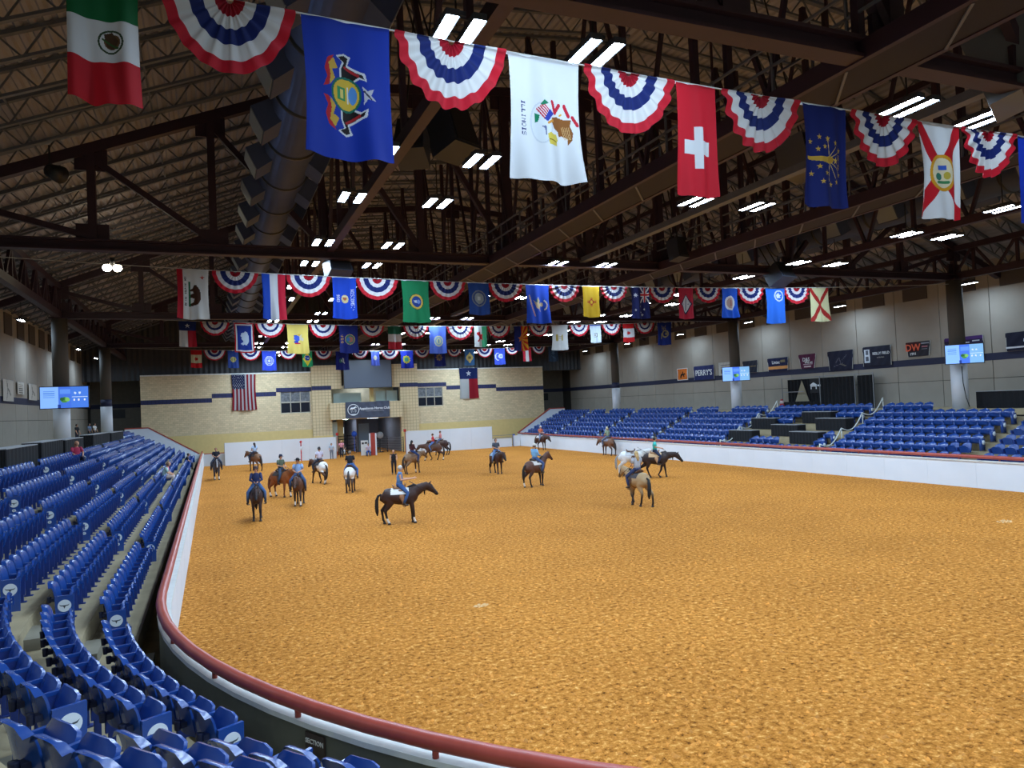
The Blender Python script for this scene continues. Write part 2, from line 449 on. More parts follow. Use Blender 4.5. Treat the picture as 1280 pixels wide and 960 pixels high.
# white sloping walls with red caps closing the far ends of the stands
for nm, mir, y, lab in (('wall_stand_end_left', False, YEND_L+0.05, 'white sloping wall with red cap at the far end of the left stand'),
                        ('wall_stand_end_right', True, YEND_R+0.05, 'white sloping wall with red cap at the far end of the right stand')):
    P = [(-1.15, 0), (-1.15, 1.35), (-5.3, 3.95), (-7.2, 3.95), (-7.2, 0)]
    if mir: P = [(MIR-x, z) for x, z in P]
    b = MB(); b.prism(P, y, y+0.18); o = struct(b.build(nm, WHITE), lab)
    b = MB()
    for k in (1, 2): b.bar((P[k][0], y+0.09, P[k][1]+0.04), (P[k+1][0], y+0.09, P[k+1][1]+0.04), 0.24, 0.10)
    b.build('cap', RED, o)

# ---------------------------------------------------------------- side walls of precast panels
def side_wall(name, xw, sgn, y_first, n, lab):
    b = MB(); b.box(xw, xw+0.2*sgn, -30, YB+0.2, 3.0, 13.0) if sgn > 0 else b.box(xw-0.2, xw, -30, YB+0.2, 3.0, 13.0)
    w = struct(b.build(name, mat('joint_backing', (70, 66, 60), 0.9)), lab)  # darker wall core, visible in the joints between panels
    pu = MB(); pu.box(-0.03, 0.03, 0.02, 3.20, 5.02, 12.3); pum = pu.mesh('wall_panel', WALLP)
    pl = MB(); pl.box(-0.03, 0.03, 0.02, 3.20, 3.35, 4.99); plm = pl.mesh('wall_panel', WALLP)
    ap = MB(); ap.box(-0.04, 0.04, 0.75, 2.5, 10.3, 11.6); apm = ap.mesh('acoustic_panel', mat('acoustic_panel', (84, 76, 72), 0.95))
    for k in range(n):
        y = y_first + 3.22*k
        if y > YB-3: continue
        link('wall_panel', pum, w, (xw-0.02*sgn, y, 0)); link('wall_panel', plm, w, (xw-0.02*sgn, y, 0))
        link('acoustic_panel', apm, w, (xw-0.08*sgn, y, 0))
    b = MB(); xs = sorted((xw-0.055*sgn, xw-0.045*sgn)); b.box(xs[0], xs[1], 3, YB, 6.05, 6.48); b.build('navy_stripe', STRIPE, w)
    return w
side_wall('wall_right', XR_WALL, 1, 28.98-3.22*8, 27, 'tall concrete panel wall with navy stripe behind the right stand')
side_wall('wall_left', XL_WALL, -1, 28.98-3.22*8, 27, 'tall concrete panel wall with navy stripe behind the left stand')
for nm, xa, xb in (('wall_back_left', XL_WALL, -6.4), ('wall_back_right', 36.95, XR_WALL)):
    b = MB(); b.box(xa, xb, YB, YB+0.2, 0, 13); w = struct(b.build(nm, mat('back_wall', (120, 114, 104), 0.9, var=0.1)), 'dim back wall of the corner recess')
    b = MB(); b.box(xa, xb, YB-0.02, YB, 6.05, 6.48); b.build('navy_stripe', STRIPE, w)
    b = MB(); c = (xa+xb)/2; b.box(c-0.6, c+0.6, YB-0.05, YB, 5.0, 5.9); b.build('vent_grille', BLACK, w)

b = MB(); b.box(XL_WALL, XR_WALL, -30.2, -30, 0, 19); struct(b.build('wall_near', WALLP), 'concrete panel wall behind the camera')
b = MB(); b.box(XL_WALL, XR_WALL, -30, -4.1, ZCON-0.35, ZCON-0.02); struct(b.build('floor_concourse', CONC), 'concrete concourse floor behind the camera')
# ---------------------------------------------------------------- end wall
YW = 80.0
wall_end = struct(empty('wall_end', (0,0,0)), 'tan brick end wall with stepped navy stripe and horse gate in the middle')
def wall_box(name, m, x0, x1, z0, z1, y0=YW, y1=YW+0.4): b = MB(); b.box(x0, x1, y0, y1, z0, z1); return b.build(name, m, wall_end)
def wall_hole(x0, x1, h0, h1, hz0, hz1):
    b = MB()
    for a in ((x0, h0, 0, 8.97), (h1, x1, 0, 8.97), (h0, h1, 0, hz0), (h0, h1, hz1, 8.97)): b.box(a[0], a[1], YW, YW+0.4, a[2], a[3])
    return b.build('brick_face', BRICK, wall_end)
wall_hole(-6.4, 9.85, 6.66, 9.72, 4.75, 7.1); wall_hole(21.4, 36.95, 21.42, 24.36, 4.88, 7.03)
wall_box('side_return', BRICK, -6.4, -6.0, 0, 8.97, YW+0.4, YB); wall_box('side_return', BRICK, 36.55, 36.95, 0, 8.97, YW+0.4, YB)
wall_box('pilaster', TILE, 9.85, 11.88, 0, 9.7, YW-0.2, YW+0.4); wall_box('pilaster', TILE, 19.36, 21.4, 0, 9.7, YW-0.2, YW+0.4)
wall_box('cream_band', CREAM, -6.4, 9.84, 0, 2.95, YW-0.04, YW); wall_box('cream_band', CREAM, 21.41, 36.95, 0, 2.95, YW-0.04, YW)
wall_box('cream_band', CREAM, 9.84, 11.9, 0, 2.2, YW-0.24, YW-0.2); wall_box('cream_band', CREAM, 19.34, 21.41, 0, 2.2, YW-0.24, YW-0.2)
wall_box('coping', LEDGE, -6.4, 9.85, 8.97, 9.08, YW-0.05, YW+0.5); wall_box('coping', LEDGE, 21.4, 36.95, 8.97, 9.08, YW-0.05, YW+0.5)
for x0, x1, zc, dy in ((-6.4, .06, 6.40, 0), (.06, 6.27, 6.84, 0), (6.27, 9.85, 7.22, 0), (9.85, 11.88, 7.30, .2), (19.36, 21.4, 7.36, .2), (21.4, 24.8, 7.30, 0), (24.8, 30.87, 6.9, 0), (30.87, 36.95, 6.52, 0)):
    wall_box('navy_stripe', STRIPE_T, x0, x1, zc-0.22, zc+0.22, YW-0.03-dy, YW-dy)
# dark corrugated wall above
b = MB(); vs = []; fs = []; n = 220
for k in range(n+1):
    x = -12 + 55*k/n; y = YW+0.7 + (0.06 if k % 2 else 0); vs += [(x, y, 8.6), (x, y, zdeck(max(min(x, 42), -11))+0.1)]
for k in range(n): fs.append((2*k, 2*k+1, 2*k+3, 2*k+2))
b.add(vs, fs); b.build('corrugated_cladding', CORR, wall_end)
# gate tower: balcony box, upper blocks, rooms behind
wall_box('tower_block', TILE, 11.88, 13.0, 7.15, 9.7, YW-0.2, YW+0.3); wall_box('tower_block', TILE, 18.3, 19.36, 7.15, 9.7, YW-0.2, YW+0.3)
wall_box('tower_head', mat('dark_soffit', (70, 66, 58), 0.8), 13.0, 18.3, 7.6, 10.4, YW+0.1, YW+0.4)
wall_box('balcony_front', TILE, 11.62, 19.42, 3.85, 5.62, YW-1.0, YW-0.7)
wall_box('balcony_floor', CREAM, 11.62, 19.42, 3.83, 4.05, YW-0.7, YW+3)
wall_box('balcony_side', TILE, 11.62, 11.88, 4.05, 5.62, YW-0.7, YW-0.2); wall_box('balcony_side', TILE, 19.36, 19.42, 4.05, 5.62, YW-0.7, YW-0.2)
wall_box('booth_back', mat('booth_wall', (190, 186, 160), 0.8, var=0.1), 11.88, 19.36, 4.05, 7.6, YW+3, YW+3.2)
wall_box('booth_screen', mat('pale_glass', (172, 190, 180), 0.3), 12.2, 15.2, 5.2, 6.7, YW+0.6, YW+0.65)
wall_box('booth_post', CREAM, 16.1, 16.5, 4.05, 7.6, YW+0.2, YW+0.6)
wall_box('booth_window', mat('pale_glass', (172, 190, 180), 0.3), 16.8, 19.2, 5.5, 6.8, YW+0.5, YW+0.55)
wall_box('booth_post', mat('booth_mullion', (150, 150, 140), 0.5), 17.9, 18.0, 5.4, 6.9, YW+0.42, YW+0.5)
# horse tunnel
DG = mat('tunnel_grey', (104, 108, 116), 0.8, var=0.1)
wall_box('tunnel_side', DG, 11.6, 11.88, 0, 3.83, YW+0.4, 92); wall_box('tunnel_side', DG, 19.36, 19.6, 0, 3.83, YW+0.4, 92)
wall_box('tunnel_ceiling', DG, 11.6, 19.6, 3.83, 4.0, YW+0.4, 92); wall_box('tunnel_back', DG, 11.6, 19.6, 0, 3.83, 92, 92.2)
wall_box('tunnel_fill_lamp', mat_emit('tunnel_fill_lamp', (225, 235, 255), 55), 13.2, 14.4, 3.76, 3.82, YW+5.0, YW+5.4); wall_box('tunnel_fill_lamp', mat_emit('tunnel_fill_lamp', (225, 235, 255), 55), 16.8, 18.0, 3.76, 3.82, YW+5.5, YW+5.9); wall_box('booth_fill_lamp', mat_emit('tunnel_fill_lamp', (225, 235, 255), 55), 14.5, 16.0, 7.5, 7.55, YW+1.6, YW+1.8)  # unseen fill lamps, added to brighten the dark tunnel and booth
wall_box('tunnel_partition', DG, 15.2, 15.4, 0, 3.83, YW+4, 92)
wall_box('tunnel_glass', mat('pale_glass', (172, 190, 180), 0.3), 11.95, 12.5, 0.4, 3.6, YW+0.5, YW+0.55)
wall_box('tunnel_column', CREAM, 12.6, 13.3, 0, 3.83, YW+1.5, YW+1.9)
wall_box('tunnel_lit_window', mat_emit('lit_window', (210, 225, 235), 1.2), 13.35, 13.75, 2.2, 2.9, YW+4, YW+4.05)
wall_box('tunnel_door', mat('pale_blue_door', (140, 170, 196), 0.5), 15.5, 16.8, 0, 3.2, YW+5, YW+5.08)
# windows of the end wall
def end_window(nm, x0, x1, z0, z1, lab):
    w = struct(empty(nm, ((x0+x1)/2, YW, z0)), lab)
    cx = (x0+x1)/2; fr = MB(); W2 = (x1-x0)/2; Hh = z1-z0
    fr.box(-W2, W2, 0.02, 0.12, 0, 0.08); fr.box(-W2, W2, 0.02, 0.12, Hh-0.08, Hh); fr.box(-W2, W2, 0.02, 0.12, Hh*0.46, Hh*0.46+0.14)
    for k in range(4): xx = -W2 + (2*W2-0.08)*k/3; fr.box(xx, xx+0.08, 0.02, 0.12, 0, Hh)
    fr.build('window_frame', mat('window_frame', (170, 165, 150), 0.5), w)
    for j, (za, zb, m) in enumerate(((0.08, Hh*0.46, mat('dark_glass', (26, 30, 40), 0.15)), (Hh*0.46+0.14, Hh-0.08, mat('curtained_glass', (104, 108, 112), 0.3, var=0.5, scale=4)))):
        for k in range(3):
            xa = -W2 + (2*W2-0.08)*k/3 + 0.08; xb = -W2 + (2*W2-0.08)*(k+1)/3
            b = MB(); b.box(xa, xb, 0.08, 0.1, za, zb); b.build('pane', m, w)
    b = MB(); b.box(-W2, W2, 0.3, 0.4, 0, Hh); b.build('room_behind', DG, w)
end_window('window_1', 6.66, 9.72, 4.75, 7.1, 'six-pane window in the brick wall left of the gate tower')
end_window('window_2', 21.42, 24.36, 4.88, 7.03, 'six-pane window in the brick wall right of the gate tower')

# ---------------------------------------------------------------- roof: deck, joists, trusses
b = MB(); vs = []; fs = []
xs = []; x = -12.0
while x < 43.01: xs += [(x, 0), (x+0.10, 0), (x+0.16, 0.07), (x+0.26, 0.07)]; x += 0.32
for x, dz in xs: z = zdeck(x)+dz; vs += [(x, -30, z), (x, 90, z)]
for k in range(len(xs)-1): fs.append((2*k, 2*k+1, 2*k+3, 2*k+2))
b.add(vs, fs); ceiling = struct(b.build('ceiling', DECK), 'ribbed metal roof deck on open-web joists')
def joist(x0, x1):
    b = MB(); n = max(4, int(abs(x1-x0)/1.1)); L = [x0+(x1-x0)*k/n for k in range(n+1)]
    b.bar((x0, 0, zdeck(x0)-0.07), (x1, 0, zdeck(x1)-0.07), 0.16, 0.10); b.bar((L[0]*0.97+L[-1]*.03, 0, zdeck(L[0]*.97+L[-1]*.03)-0.78), (L[0]*.03+L[-1]*.97, 0, zdeck(L[0]*.03+L[-1]*.97)-0.78), 0.14, 0.08)
    for k in range(n):
        xm = (L[k]+L[k+1])/2
        b.bar((L[k], 0, zdeck(L[k])-0.07), (xm, 0, zdeck(xm)-0.78), 0.045); b.bar((xm, 0, zdeck(xm)-0.78), (L[k+1], 0, zdeck(L[k+1])-0.07), 0.045)
    return b.mesh('joist', JOIST)
JM = [joist(-11.4, 4.1), joist(4.1, MIR/2), joist(MIR/2, MIR-4.1), joist(MIR-4.1, MIR+11.4)]
for k in range(37):
    y = 9.5 + 0.94 + 1.88*k
    if y > 79.8: break
    for m in JM: link('joist', m, ceiling, (0, y, 0))
for k in range(3):
    b = MB(); xx = (-8.5, -5.2, -1.6)[k]; b.bar((xx, 10, zdeck(xx)-0.5), (xx, 80, zdeck(xx)-0.5), 0.05); b.build('bridging', JOIST, ceiling)

NODES = [-7.7, -3.57, .25, 4.1, 7.95, 11.7, 15.515]
NODES = NODES + [MIR-x for x in reversed(NODES[:-1])]
def add_truss(y, lab):
    t = empty('roof_truss', (MIR/2, y, 10.55)); t.location = (0, y, 0); tag(t, lab, 'roof truss', 'roof trusses across the arena')
    b = MB(); b.box(NODES[0]-0.2, NODES[-1]+0.2, -0.2, 0.2, 10.53, 10.60); b.box(NODES[0]-0.2, NODES[-1]+0.2, -0.06, 0.06, 10.60, 10.85); b.box(NODES[0]-0.2, NODES[-1]+0.2, -0.2, 0.2, 10.85, 10.92)
    b.build('bottom_chord', MAROON, t)
    for i in range(len(NODES)-1):
        b = MB(); b.bar((NODES[i], 0, zt(NODES[i])), (NODES[i+1], 0, zt(NODES[i+1])), 0.3, 0.36); b.build('top_chord', MAROON, t)
    for xe, xo in ((NODES[0], -11.4), (NODES[-1], MIR+11.4)):
        b = MB(); b.bar((xe, 0, zt(xe)), (xo, 0, zt(xo)), 0.3, 0.36); b.build('top_chord', MAROON, t)
    for i, x in enumerate(NODES):
        b = MB(); b.bar((x, 0, 10.9), (x, 0, zt(x)), 0.26, 0.26); b.build('post', MAROON, t)
        b = MB(); b.box(x-0.5, x+0.5, -0.05, 0.05, 10.9, 11.45); b.build('gusset', MAROON, t)
        b = MB(); b.prism([(x-0.5, zt(x)-0.75), (x+0.5, zt(x)-0.75), (x+0.5, zt(x+0.3)), (x-0.5, zt(x-0.3))], -0.05, 0.05); b.build('gusset', MAROON, t)
    h = len(NODES)//2
    for i in range(len(NODES)-1):
        a, c = (NODES[i], NODES[i+1]) if i < h else (NODES[i+1], NODES[i])
        b = MB(); b.bar((a, 0, zt(a)-0.3), (c, 0, 11.0), 0.2, 0.2); b.build('diagonal', MAROON, t)
for y, w in zip(TRUSS_Y, ('nearest maroon steel roof truss, cut by the top right edge', 'second maroon roof truss, in front of the Washington green flag row', 'third maroon roof truss, between the second and third flag rows', 'farthest maroon roof truss, above the last flag row')):
    add_truss(y, w.replace('the Washington green flag row', 'the second flag row'))
def long_truss(x, lab, lo=10.72, top=None, panel=4.7, sz=0.26, off=0.4):
    top = top or zt(x)-0.3
    t = empty('purlin_truss', (0, 0, 0)); t.location = (x, 0, 0); tag(t, lab, 'roof truss', 'lengthwise roof trusses')
    b = MB(); b.bar((0, -6, lo), (0, YW, lo), sz, sz*1.2); b.build('bottom_chord', MAROON, t)
    b = MB(); b.bar((0, -6, top), (0, YW, top), sz, sz); b.build('top_chord', MAROON, t)
    pm_ = MB(); pm_.bar((0, 0, lo), (0, 0, top), 0.14); pmm = pm_.mesh('post', MAROON)
    d1 = MB(); d1.bar((0, 0, lo), (0, panel/2, top), 0.12); d1.bar((0, panel/2, top), (0, panel, lo), 0.12); dm = d1.mesh('diagonal', MAROON)
    k = 0; y = 9.5
    while y < YW-1:
        link('post', pmm, t, (0, y+panel/2, 0)); link('diagonal', dm, t, (0, y, 0)); y += panel
    return t
long_truss(-7.7, 'maroon lengthwise truss above the left columns', 10.75, 12.3, 2.35, 0.3)
long_truss(MIR+7.7, 'maroon lengthwise truss above the right columns', 10.75, 12.3, 2.35, 0.3)
long_truss(4.36, 'maroon lengthwise truss left of centre beside the double light column', 10.95)
long_truss(MIR-4.36+.2, 'maroon lengthwise truss right of centre beside the double light column', 10.95)
def catwalk(x, lab):
    t = empty('catwalk', (0, 0, 0)); t.location = (x, 0, 0); tag(t, lab, 'catwalk')
    for s in (-0.55, 0.55):
        b = MB(); b.bar((s, -6, 10.68), (s, YW, 10.68), 0.12, 0.36); b.build('edge_beam', MAROON, t)
        for z in (11.15, 11.6):
            b = MB(); b.bar((s, -6, z+0.25), (s, YW, z+0.25), 0.05); b.build('handrail', JOIST, t)
        pm_ = MB(); pm_.bar((s, 0, 10.7), (s, 0, 11.9), 0.05); pmm = pm_.mesh('rail_post', JOIST)
        y = 4.0
        while y < YW: link('rail_post', pmm, t, (0, y, 0)); y += 1.9
    b = MB(); b.box(-0.5, 0.5, -6, YW, 10.52, 10.56); b.build('deck_plate', mat('dark_grating', (26, 18, 28), 0.8), t)
    cm = MB(); cm.bar((-0.5, 0, 10.5), (0.5, 1.2, 10.5), 0.05, 0.03); cmm = cm.mesh('brace', JOIST)
    hm = MB(); hm.bar((-0.5, 0, 10.8), (-0.5, 0, zt(x)), 0.16); hm.bar((0.5, 0, 10.8), (0.5, 0, zt(x)), 0.16); hm.bar((-0.5, 0, zt(x)), (-0.5, 2.3, 10.8), 0.1); hm.bar((-0.5, 4.7, zt(x)), (-0.5, 2.3, 10.8), 0.1); hmm = hm.mesh('hanger', MAROON)
    y = 5.0
    while y < YW-2: link('brace', cmm, t, (0, y, 0)); y += 2.4
    y = 9.5
    while y < YW-2: link('hanger', hmm, t, (0, y, 0)); y += 4.7
catwalk(11.4, 'maroon catwalk with grey handrails left of the roof centre'); catwalk(MIR-11.4, 'maroon catwalk with grey handrails right of the roof centre')
t = empty('lighting_beam', (15.2, 0, 0)); tag(t, 'slender grey lighting beam along the roof centre', 'beam')
b = MB(); b.box(-0.14, 0.14, -6, YW, 10.75, 10.95); b.build('beam', JOIST, t)
hm = MB(); hm.bar((0,0,10.9), (0,0,zt(15.2)), 0.06); hmm = hm.mesh('hanger_rod', MAROON)
for k in range(15): link('hanger_rod', hmm, t, (0, 9.5+4.7*k, 0))
# round supply ducts with side outlets
def duct(x, lab):
    t = empty('supply_duct', (x, 0, 12.75)); tag(t, lab, 'duct', 'roof supply ducts')
    b = MB(); b.cyl((0, -4, 0), (0, 78, 0), 0.75, 28); b.build('duct_pipe', DUCT, t)
    rm = MB(); rm.cyl((0, -0.05, 0), (0, 0.05, 0), 0.80, 28); rmm = rm.mesh('flange_ring', BLACK)
    ob = MB()
    vs = [(-0.3,-0.55,-0.3),(-0.3,0.55,-0.3),(-0.3,0.55,0.3),(-0.3,-0.55,0.3),(0.35,-0.3,-0.36),(0.35,0.75,-0.36),(0.35,0.75,0.36),(0.35,-0.3,0.36)]
    ob.add(vs, [(0,1,2,3),(7,6,5,4),(0,4,5,1),(1,5,6,2),(2,6,7,3),(3,7,4,0)]); obm = ob.mesh('air_outlet', DUCT)
    gm = MB(); gm.box(0.355, 0.37, -0.25, 0.70, -0.31, 0.31); gmm = gm.mesh('outlet_grille', mat('outlet_grille', (126, 134, 140), 0.5))
    k = 0; y = 6.0
    while y < 77:
        link('flange_ring', rmm, t, (0, y, 0))
        for s in (-1, 1):
            o = link('air_outlet', obm, t, (s*0.78, y+1.4, -0.32)); o.rotation_euler = (0, 0.45 if s > 0 else PI-0.45, 0)
            g = link('outlet_grille', gmm, o)
        y += 3.1
duct(2.4, 'large grey round duct with side outlets above the left of the arena'); duct(MIR-2.4, 'large grey round duct with side outlets above the right of the arena')

# columns
def column(x, y, lab):
    t = empty('column', (x, y, ZCON)); tag(t, lab, 'column', 'round concrete columns')
    b = MB(); b.cyl((0,0,0), (0,0,2.55), 0.42, 24); b.build('white_sleeve', mat('column_white', (204, 206, 210), 0.5), t)
    b = MB(); b.cyl((0,0,2.55), (0,0,3.1), 0.40, 24); b.build('navy_band', STRIPE, t)
    b = MB(); b.cyl((0,0,3.1), (0,0,10.53-ZCON), 0.40, 24); b.build('shaft', mat('column_grey', (78, 72, 64), 0.8), t)
    b = MB(); b.box(-0.45, 0.45, -0.45, 0.45, 10.53-ZCON, 10.6-ZCON); b.build('bearing_plate', MAROON, t)
for y, w in ((47.1, 'nearer round column left of the arena behind the screen'), (65.8, 'farther round column left of the arena near the end wall')):
    column(-7.7, y, w+', white below')
for y, w in ((28.3, 'nearest round column behind the right stand'), (47.1, 'middle round column behind the right stand'), (65.8, 'farthest round column behind the right stand')):
    column(MIR+7.6, y, w+', white below')
# ---------------------------------------------------------------- lamps
LENS = mat_emit('led_lens', (200, 228, 255), LAMP_POWER)
hb = MB(); hb.box(-0.34, 0.34, -0.25, -0.19, 0.10, 0.13); hb.box(-0.34, 0.34, 0.19, 0.25, 0.10, 0.13); hb.box(-0.06, 0.06, -0.3, 0.3, 0.13, 0.2); hbm = hb.mesh('cross_frame', mat('lamp_housing', (46, 48, 54), 0.6))
ch = MB(); ch.add([(-.11,-.5,.1),(.11,-.5,.1),(.11,.5,.1),(-.11,.5,.1),(-.11,-.5,-.01),(.11,-.5,-.01),(.11,.5,-.01),(-.11,.5,-.01)], [(0,1,2,3),(0,4,5,1),(1,5,6,2),(2,6,7,3),(3,7,4,0)]); chm = ch.mesh('lamp_channel', _M['lamp_housing'])
lb = MB(); lb.add([(-.092,-.48,0),(.092,-.48,0),(.092,.48,0),(-.092,.48,0)], [(3,2,1,0)]); lbm = lb.mesh('led_strip', LENS)
rb_ = MB(); rb_.bar((0,0,0.1), (0,0,1.2), 0.025); rbm = rb_.mesh('hanger_rod', BLACK)
def lamp(x, y, z, lab, rz=0.0, single=False, group='twin-strip lamps under the roof'):
    t = empty('ceiling_lamp', (x, y, z), rz); tag(t, lab, 'lamp', group)
    link('cross_frame', hbm, t)
    for dx in ((0,) if single else (-0.22, 0.22)):
        c_ = link('lamp_channel', chm, t, (dx, 0, 0)); link('led_strip', lbm, c_)
    link('hanger_rod', rbm, t)
outer = sorted([10.8+9.4*k for k in range(-3, 8)] + [16.45+9.4*k for k in range(-4, 7)])
centre = [-17.3, -7.9, 1.5, 10.9, 18.25, 27.9, 37.3, 46.7, 56.1, 65.5, 74.9]
for cx_, nm in ((3.76, 'leftmost lamp column'), (6.22, 'second lamp column from left'), (25.1, 'second lamp column from right'), (27.35, 'rightmost lamp column')):
    seen = 0; hid = 0
    for y in outer:
        if y > 8: seen += 1; lab = 'white twin-strip roof lamp, %s along the %s' % (ORD[seen-1], nm)
        else: lab = 'white twin-strip lamp, %s above the top picture edge, %s' % (ORD[hid], nm); hid += 1
        lamp(cx_, y, 10.6, lab)
for cx_, nm in ((13.8, 'left lamp column of the central pair'), (16.15, 'right lamp column of the central pair')):
    seen = 0; hid = 0
    for y in centre:
        if y > 8: seen += 1; lab = 'white twin-strip roof lamp, %s along the %s' % (ORD[seen-1], nm)
        else: lab = 'white twin-strip lamp, %s above the top picture edge, %s' % (ORD[hid], nm); hid += 1
        lamp(cx_, y, 10.6, lab)
for s, xx in (('left', -9.6), ('right', 40.6)):
    for k in range(9):
        lamp(xx, 0.6+9.4*k, 10.5, 'small white strip lamp washing the %s wall, %s along' % (s, ORD[k]), 0, True, 'wall lamps')
# flood light and spot heads on the roof at the left
t = empty('flood_lamp', (-4.2, 39.5, 12.05)); tag(t, 'bright floodlight under the roof above the left stand', 'lamp')
b = MB(); b.cyl((0,0,0.1), (0,0.0,0.5), 0.12, 12); b.build('housing', BLACK, t)
for dx in (-0.22, 0.22):
    b = MB(); b.ball((dx, -0.05, 0), (0.2, 0.12, 0.18), 12, 8); b.build('lit_globe', mat_emit('flood_lens', (255, 246, 215), 40), t)
t = empty('spot_lamp', (-4.5, 26.6, 12.7)); tag(t, 'black spotlight head hanging near the top left', 'lamp')
b = MB(); b.cyl((0,0,0), (0.35,-0.25,-0.2), 0.22, 12, 0.28); b.build('barrel', BLACK, t); b = MB(); b.bar((0,0,0), (0,0,0.8), 0.05); b.build('yoke', BLACK, t)
# hanging loudspeakers
def speaker(x, y, z, w, d, h, rz, tilt, lab, m=None):
    t = empty('loudspeaker', (x, y, z), rz); t.rotation_euler = (tilt, 0, rz); tag(t, lab, 'loudspeaker', 'hanging loudspeakers')
    b = MB(); b.prism([(-w/2, -h/2), (w/2, -h/2), (w*0.42, h/2), (-w*0.42, h/2)], -d/2, d/2); b.build('cabinet', m or mat('speaker_navy', (36, 40, 52), 0.6), t)
    b = MB(); b.box(-w*0.4, w*0.4, -d/2-0.03, -d/2-0.005, -h*0.44, h*0.44); b.build('grille', BLACK, t)
    b = MB(); b.bar((-w*0.3, 0, h/2), (-w*0.3, 0, h/2+5.5), 0.04); b.bar((w*0.3, 0, h/2), (w*0.3, 0, h/2+5.5), 0.04); b.build('hanger', BLACK, t)
speaker(6.2, 18.6, 12.05, 1.0, 0.9, 1.2, 0.5, -0.3, 'large dark loudspeaker hanging below the first left lamps')
speaker(4.95, 18.0, 11.45, 0.8, 0.8, 1.0, -0.5, -0.4, 'tilted dark loudspeaker beside the larger left one')
speaker(4.7, 28.9, 10.35, 0.9, 0.8, 0.9, 0.2, -0.5, 'dark loudspeaker under the second truss, left of centre')
speaker(18.2, 18.4, 12.4, 1.3, 1.0, 1.2, 0.3, -0.2, 'grey loudspeaker behind the dark blue torch flag', mat('speaker_grey', (92, 92, 96), 0.6))
speaker(18.3, 25.6, 10.9, 0.6, 0.6, 0.9, 0.2, -0.2, 'small black loudspeaker above the second flag row')
speaker(25.9, 28.0, 10.45, 1.1, 0.9, 0.9, 0.2, -0.5, 'dark loudspeaker under the second truss, right of centre')
speaker(15.6, 9.9, 11.3, 1.4, 1.2, 1.6, 0.5, -0.3, 'large grey loudspeaker cut by the right picture edge', mat('speaker_grey', (92, 92, 96), 0.6))

# ---------------------------------------------------------------- stadium seats
def seat_meshes(hi):
    nx, nz = (6, 7) if hi else (2, 3)
    B = MB()
    def back(i, j, off):
        u = i/nx*2-1; v = j/nz
        w = 0.232*(1 if v < 0.6 else 1-0.10*((v-0.6)/0.4)**2)
        v2 = (0, .45, .82, 1)[j] if nz == 3 else v
        y = -0.13 - 0.13*v2 - 0.05*(1-u*u) - (0.055*max(0, v2-0.84)/0.16)
        z = 0.40 + 0.46*min(v2, .9)/.9 - (0.09*u**4*max(0, (v2-.6)/.4))
        return (u*w, y-off, z)
    F = lambda i, j: back(i, j, 0.0); K = lambda i, j: back(i, j, 0.035)
    B.grid(F, nx, nz); B.grid(K, nx, nz, flip=True)
    n1 = (nx+1)*(nz+1); rim = []
    idx = [(i, 0) for i in range(nx)] + [(nx, j) for j in range(nz)] + [(i, nz) for i in range(nx, 0, -1)] + [(0, j) for j in range(nz, 0, -1)]
    for k in range(len(idx)):
        a = idx[k]; c = idx[(k+1) % len(idx)]; ia = a[1]*(nx+1)+a[0]; ic = c[1]*(nx+1)+c[0]
        B.f.append((ia, ia+n1, ic+n1, ic)); B.sm.append(True)
    Pn = MB()
    def pan(i, j, off):
        u = i/nx*2-1; v = j/nz
        w = 0.222*(1 if v < 0.7 else 1-0.10*((v-0.7)/0.3)**3)
        y = -0.03 + 0.15*v + 0.03*u*u - 0.02
        z = 0.40 + 0.33*v - 0.045*u**6*max(0, (v-.6)/.4)
        return (u*w, y+off, z-off*0.3)
    Pn.grid(lambda i, j: pan(i, j, 0.0), nx, nz, flip=True); Pn.grid(lambda i, j: pan(i, j, 0.045), nx, nz)
    for k in range(len(idx)):
        a = idx[k]; c = idx[(k+1) % len(idx)]; ia = a[1]*(nx+1)+a[0]; ic = c[1]*(nx+1)+c[0]
        Pn.f.append((ia, ic, ic+n1, ia+n1)); Pn.sm.append(True)
    A = MB()
    A.box(-0.0, 0.045, -0.20, 0.20, 0.60, 0.635)
    if hi: A.box(0.005, 0.04, 0.16, 0.20, 0.50, 0.60)
    S = MB(); S.box(0.005, 0.04, -0.18, 0.14, 0.24, 0.60); S.box(0.005, 0.04, -0.14, -0.04, 0.0, 0.24)
    if hi: S.bar((0.022, -0.10, 0.42), (0.022, 0.17, 0.58), 0.03); S.box(-0.02, 0.065, -0.18, 0.02, 0, 0.02)
    Cp = MB()
    if hi:
        Cp.tube([(0.09, -0.36, 0.50), (0.09, -0.36, 0.60)], [0.042, 0.05], 10, cap=False); Cp.tube([(0.09, -0.36, 0.60), (0.09, -0.36, 0.505)], [0.045, 0.038], 10, cap=True); Cp.box(0.04, 0.14, -0.33, -0.24, 0.52, 0.58)
    for m_ in (B, Pn, A, S, Cp): m_.v = [(x_, 0.2-(0.2-y_)*0.74, z_) for x_, y_, z_ in m_.v]
    return B, Pn, A, S, Cp
hiB, hiP, hiA, hiS, hiC = [m.mesh(n, mm) for m, n, mm in zip(seat_meshes(True), ('backrest', 'seat_pan', 'armrest', 'standard', 'cup_holder'), (BLUE, BLUE, BLUE, mat('seat_standard', (26, 50, 118), 0.5), mat('cup_holder_navy', (18, 26, 56), 0.5)))]
for m_ in (hiB, hiP): m_.set_sharp_from_angle(angle=math.radians(55))
lo = seat_meshes(False)
PITCH_S = 0.53
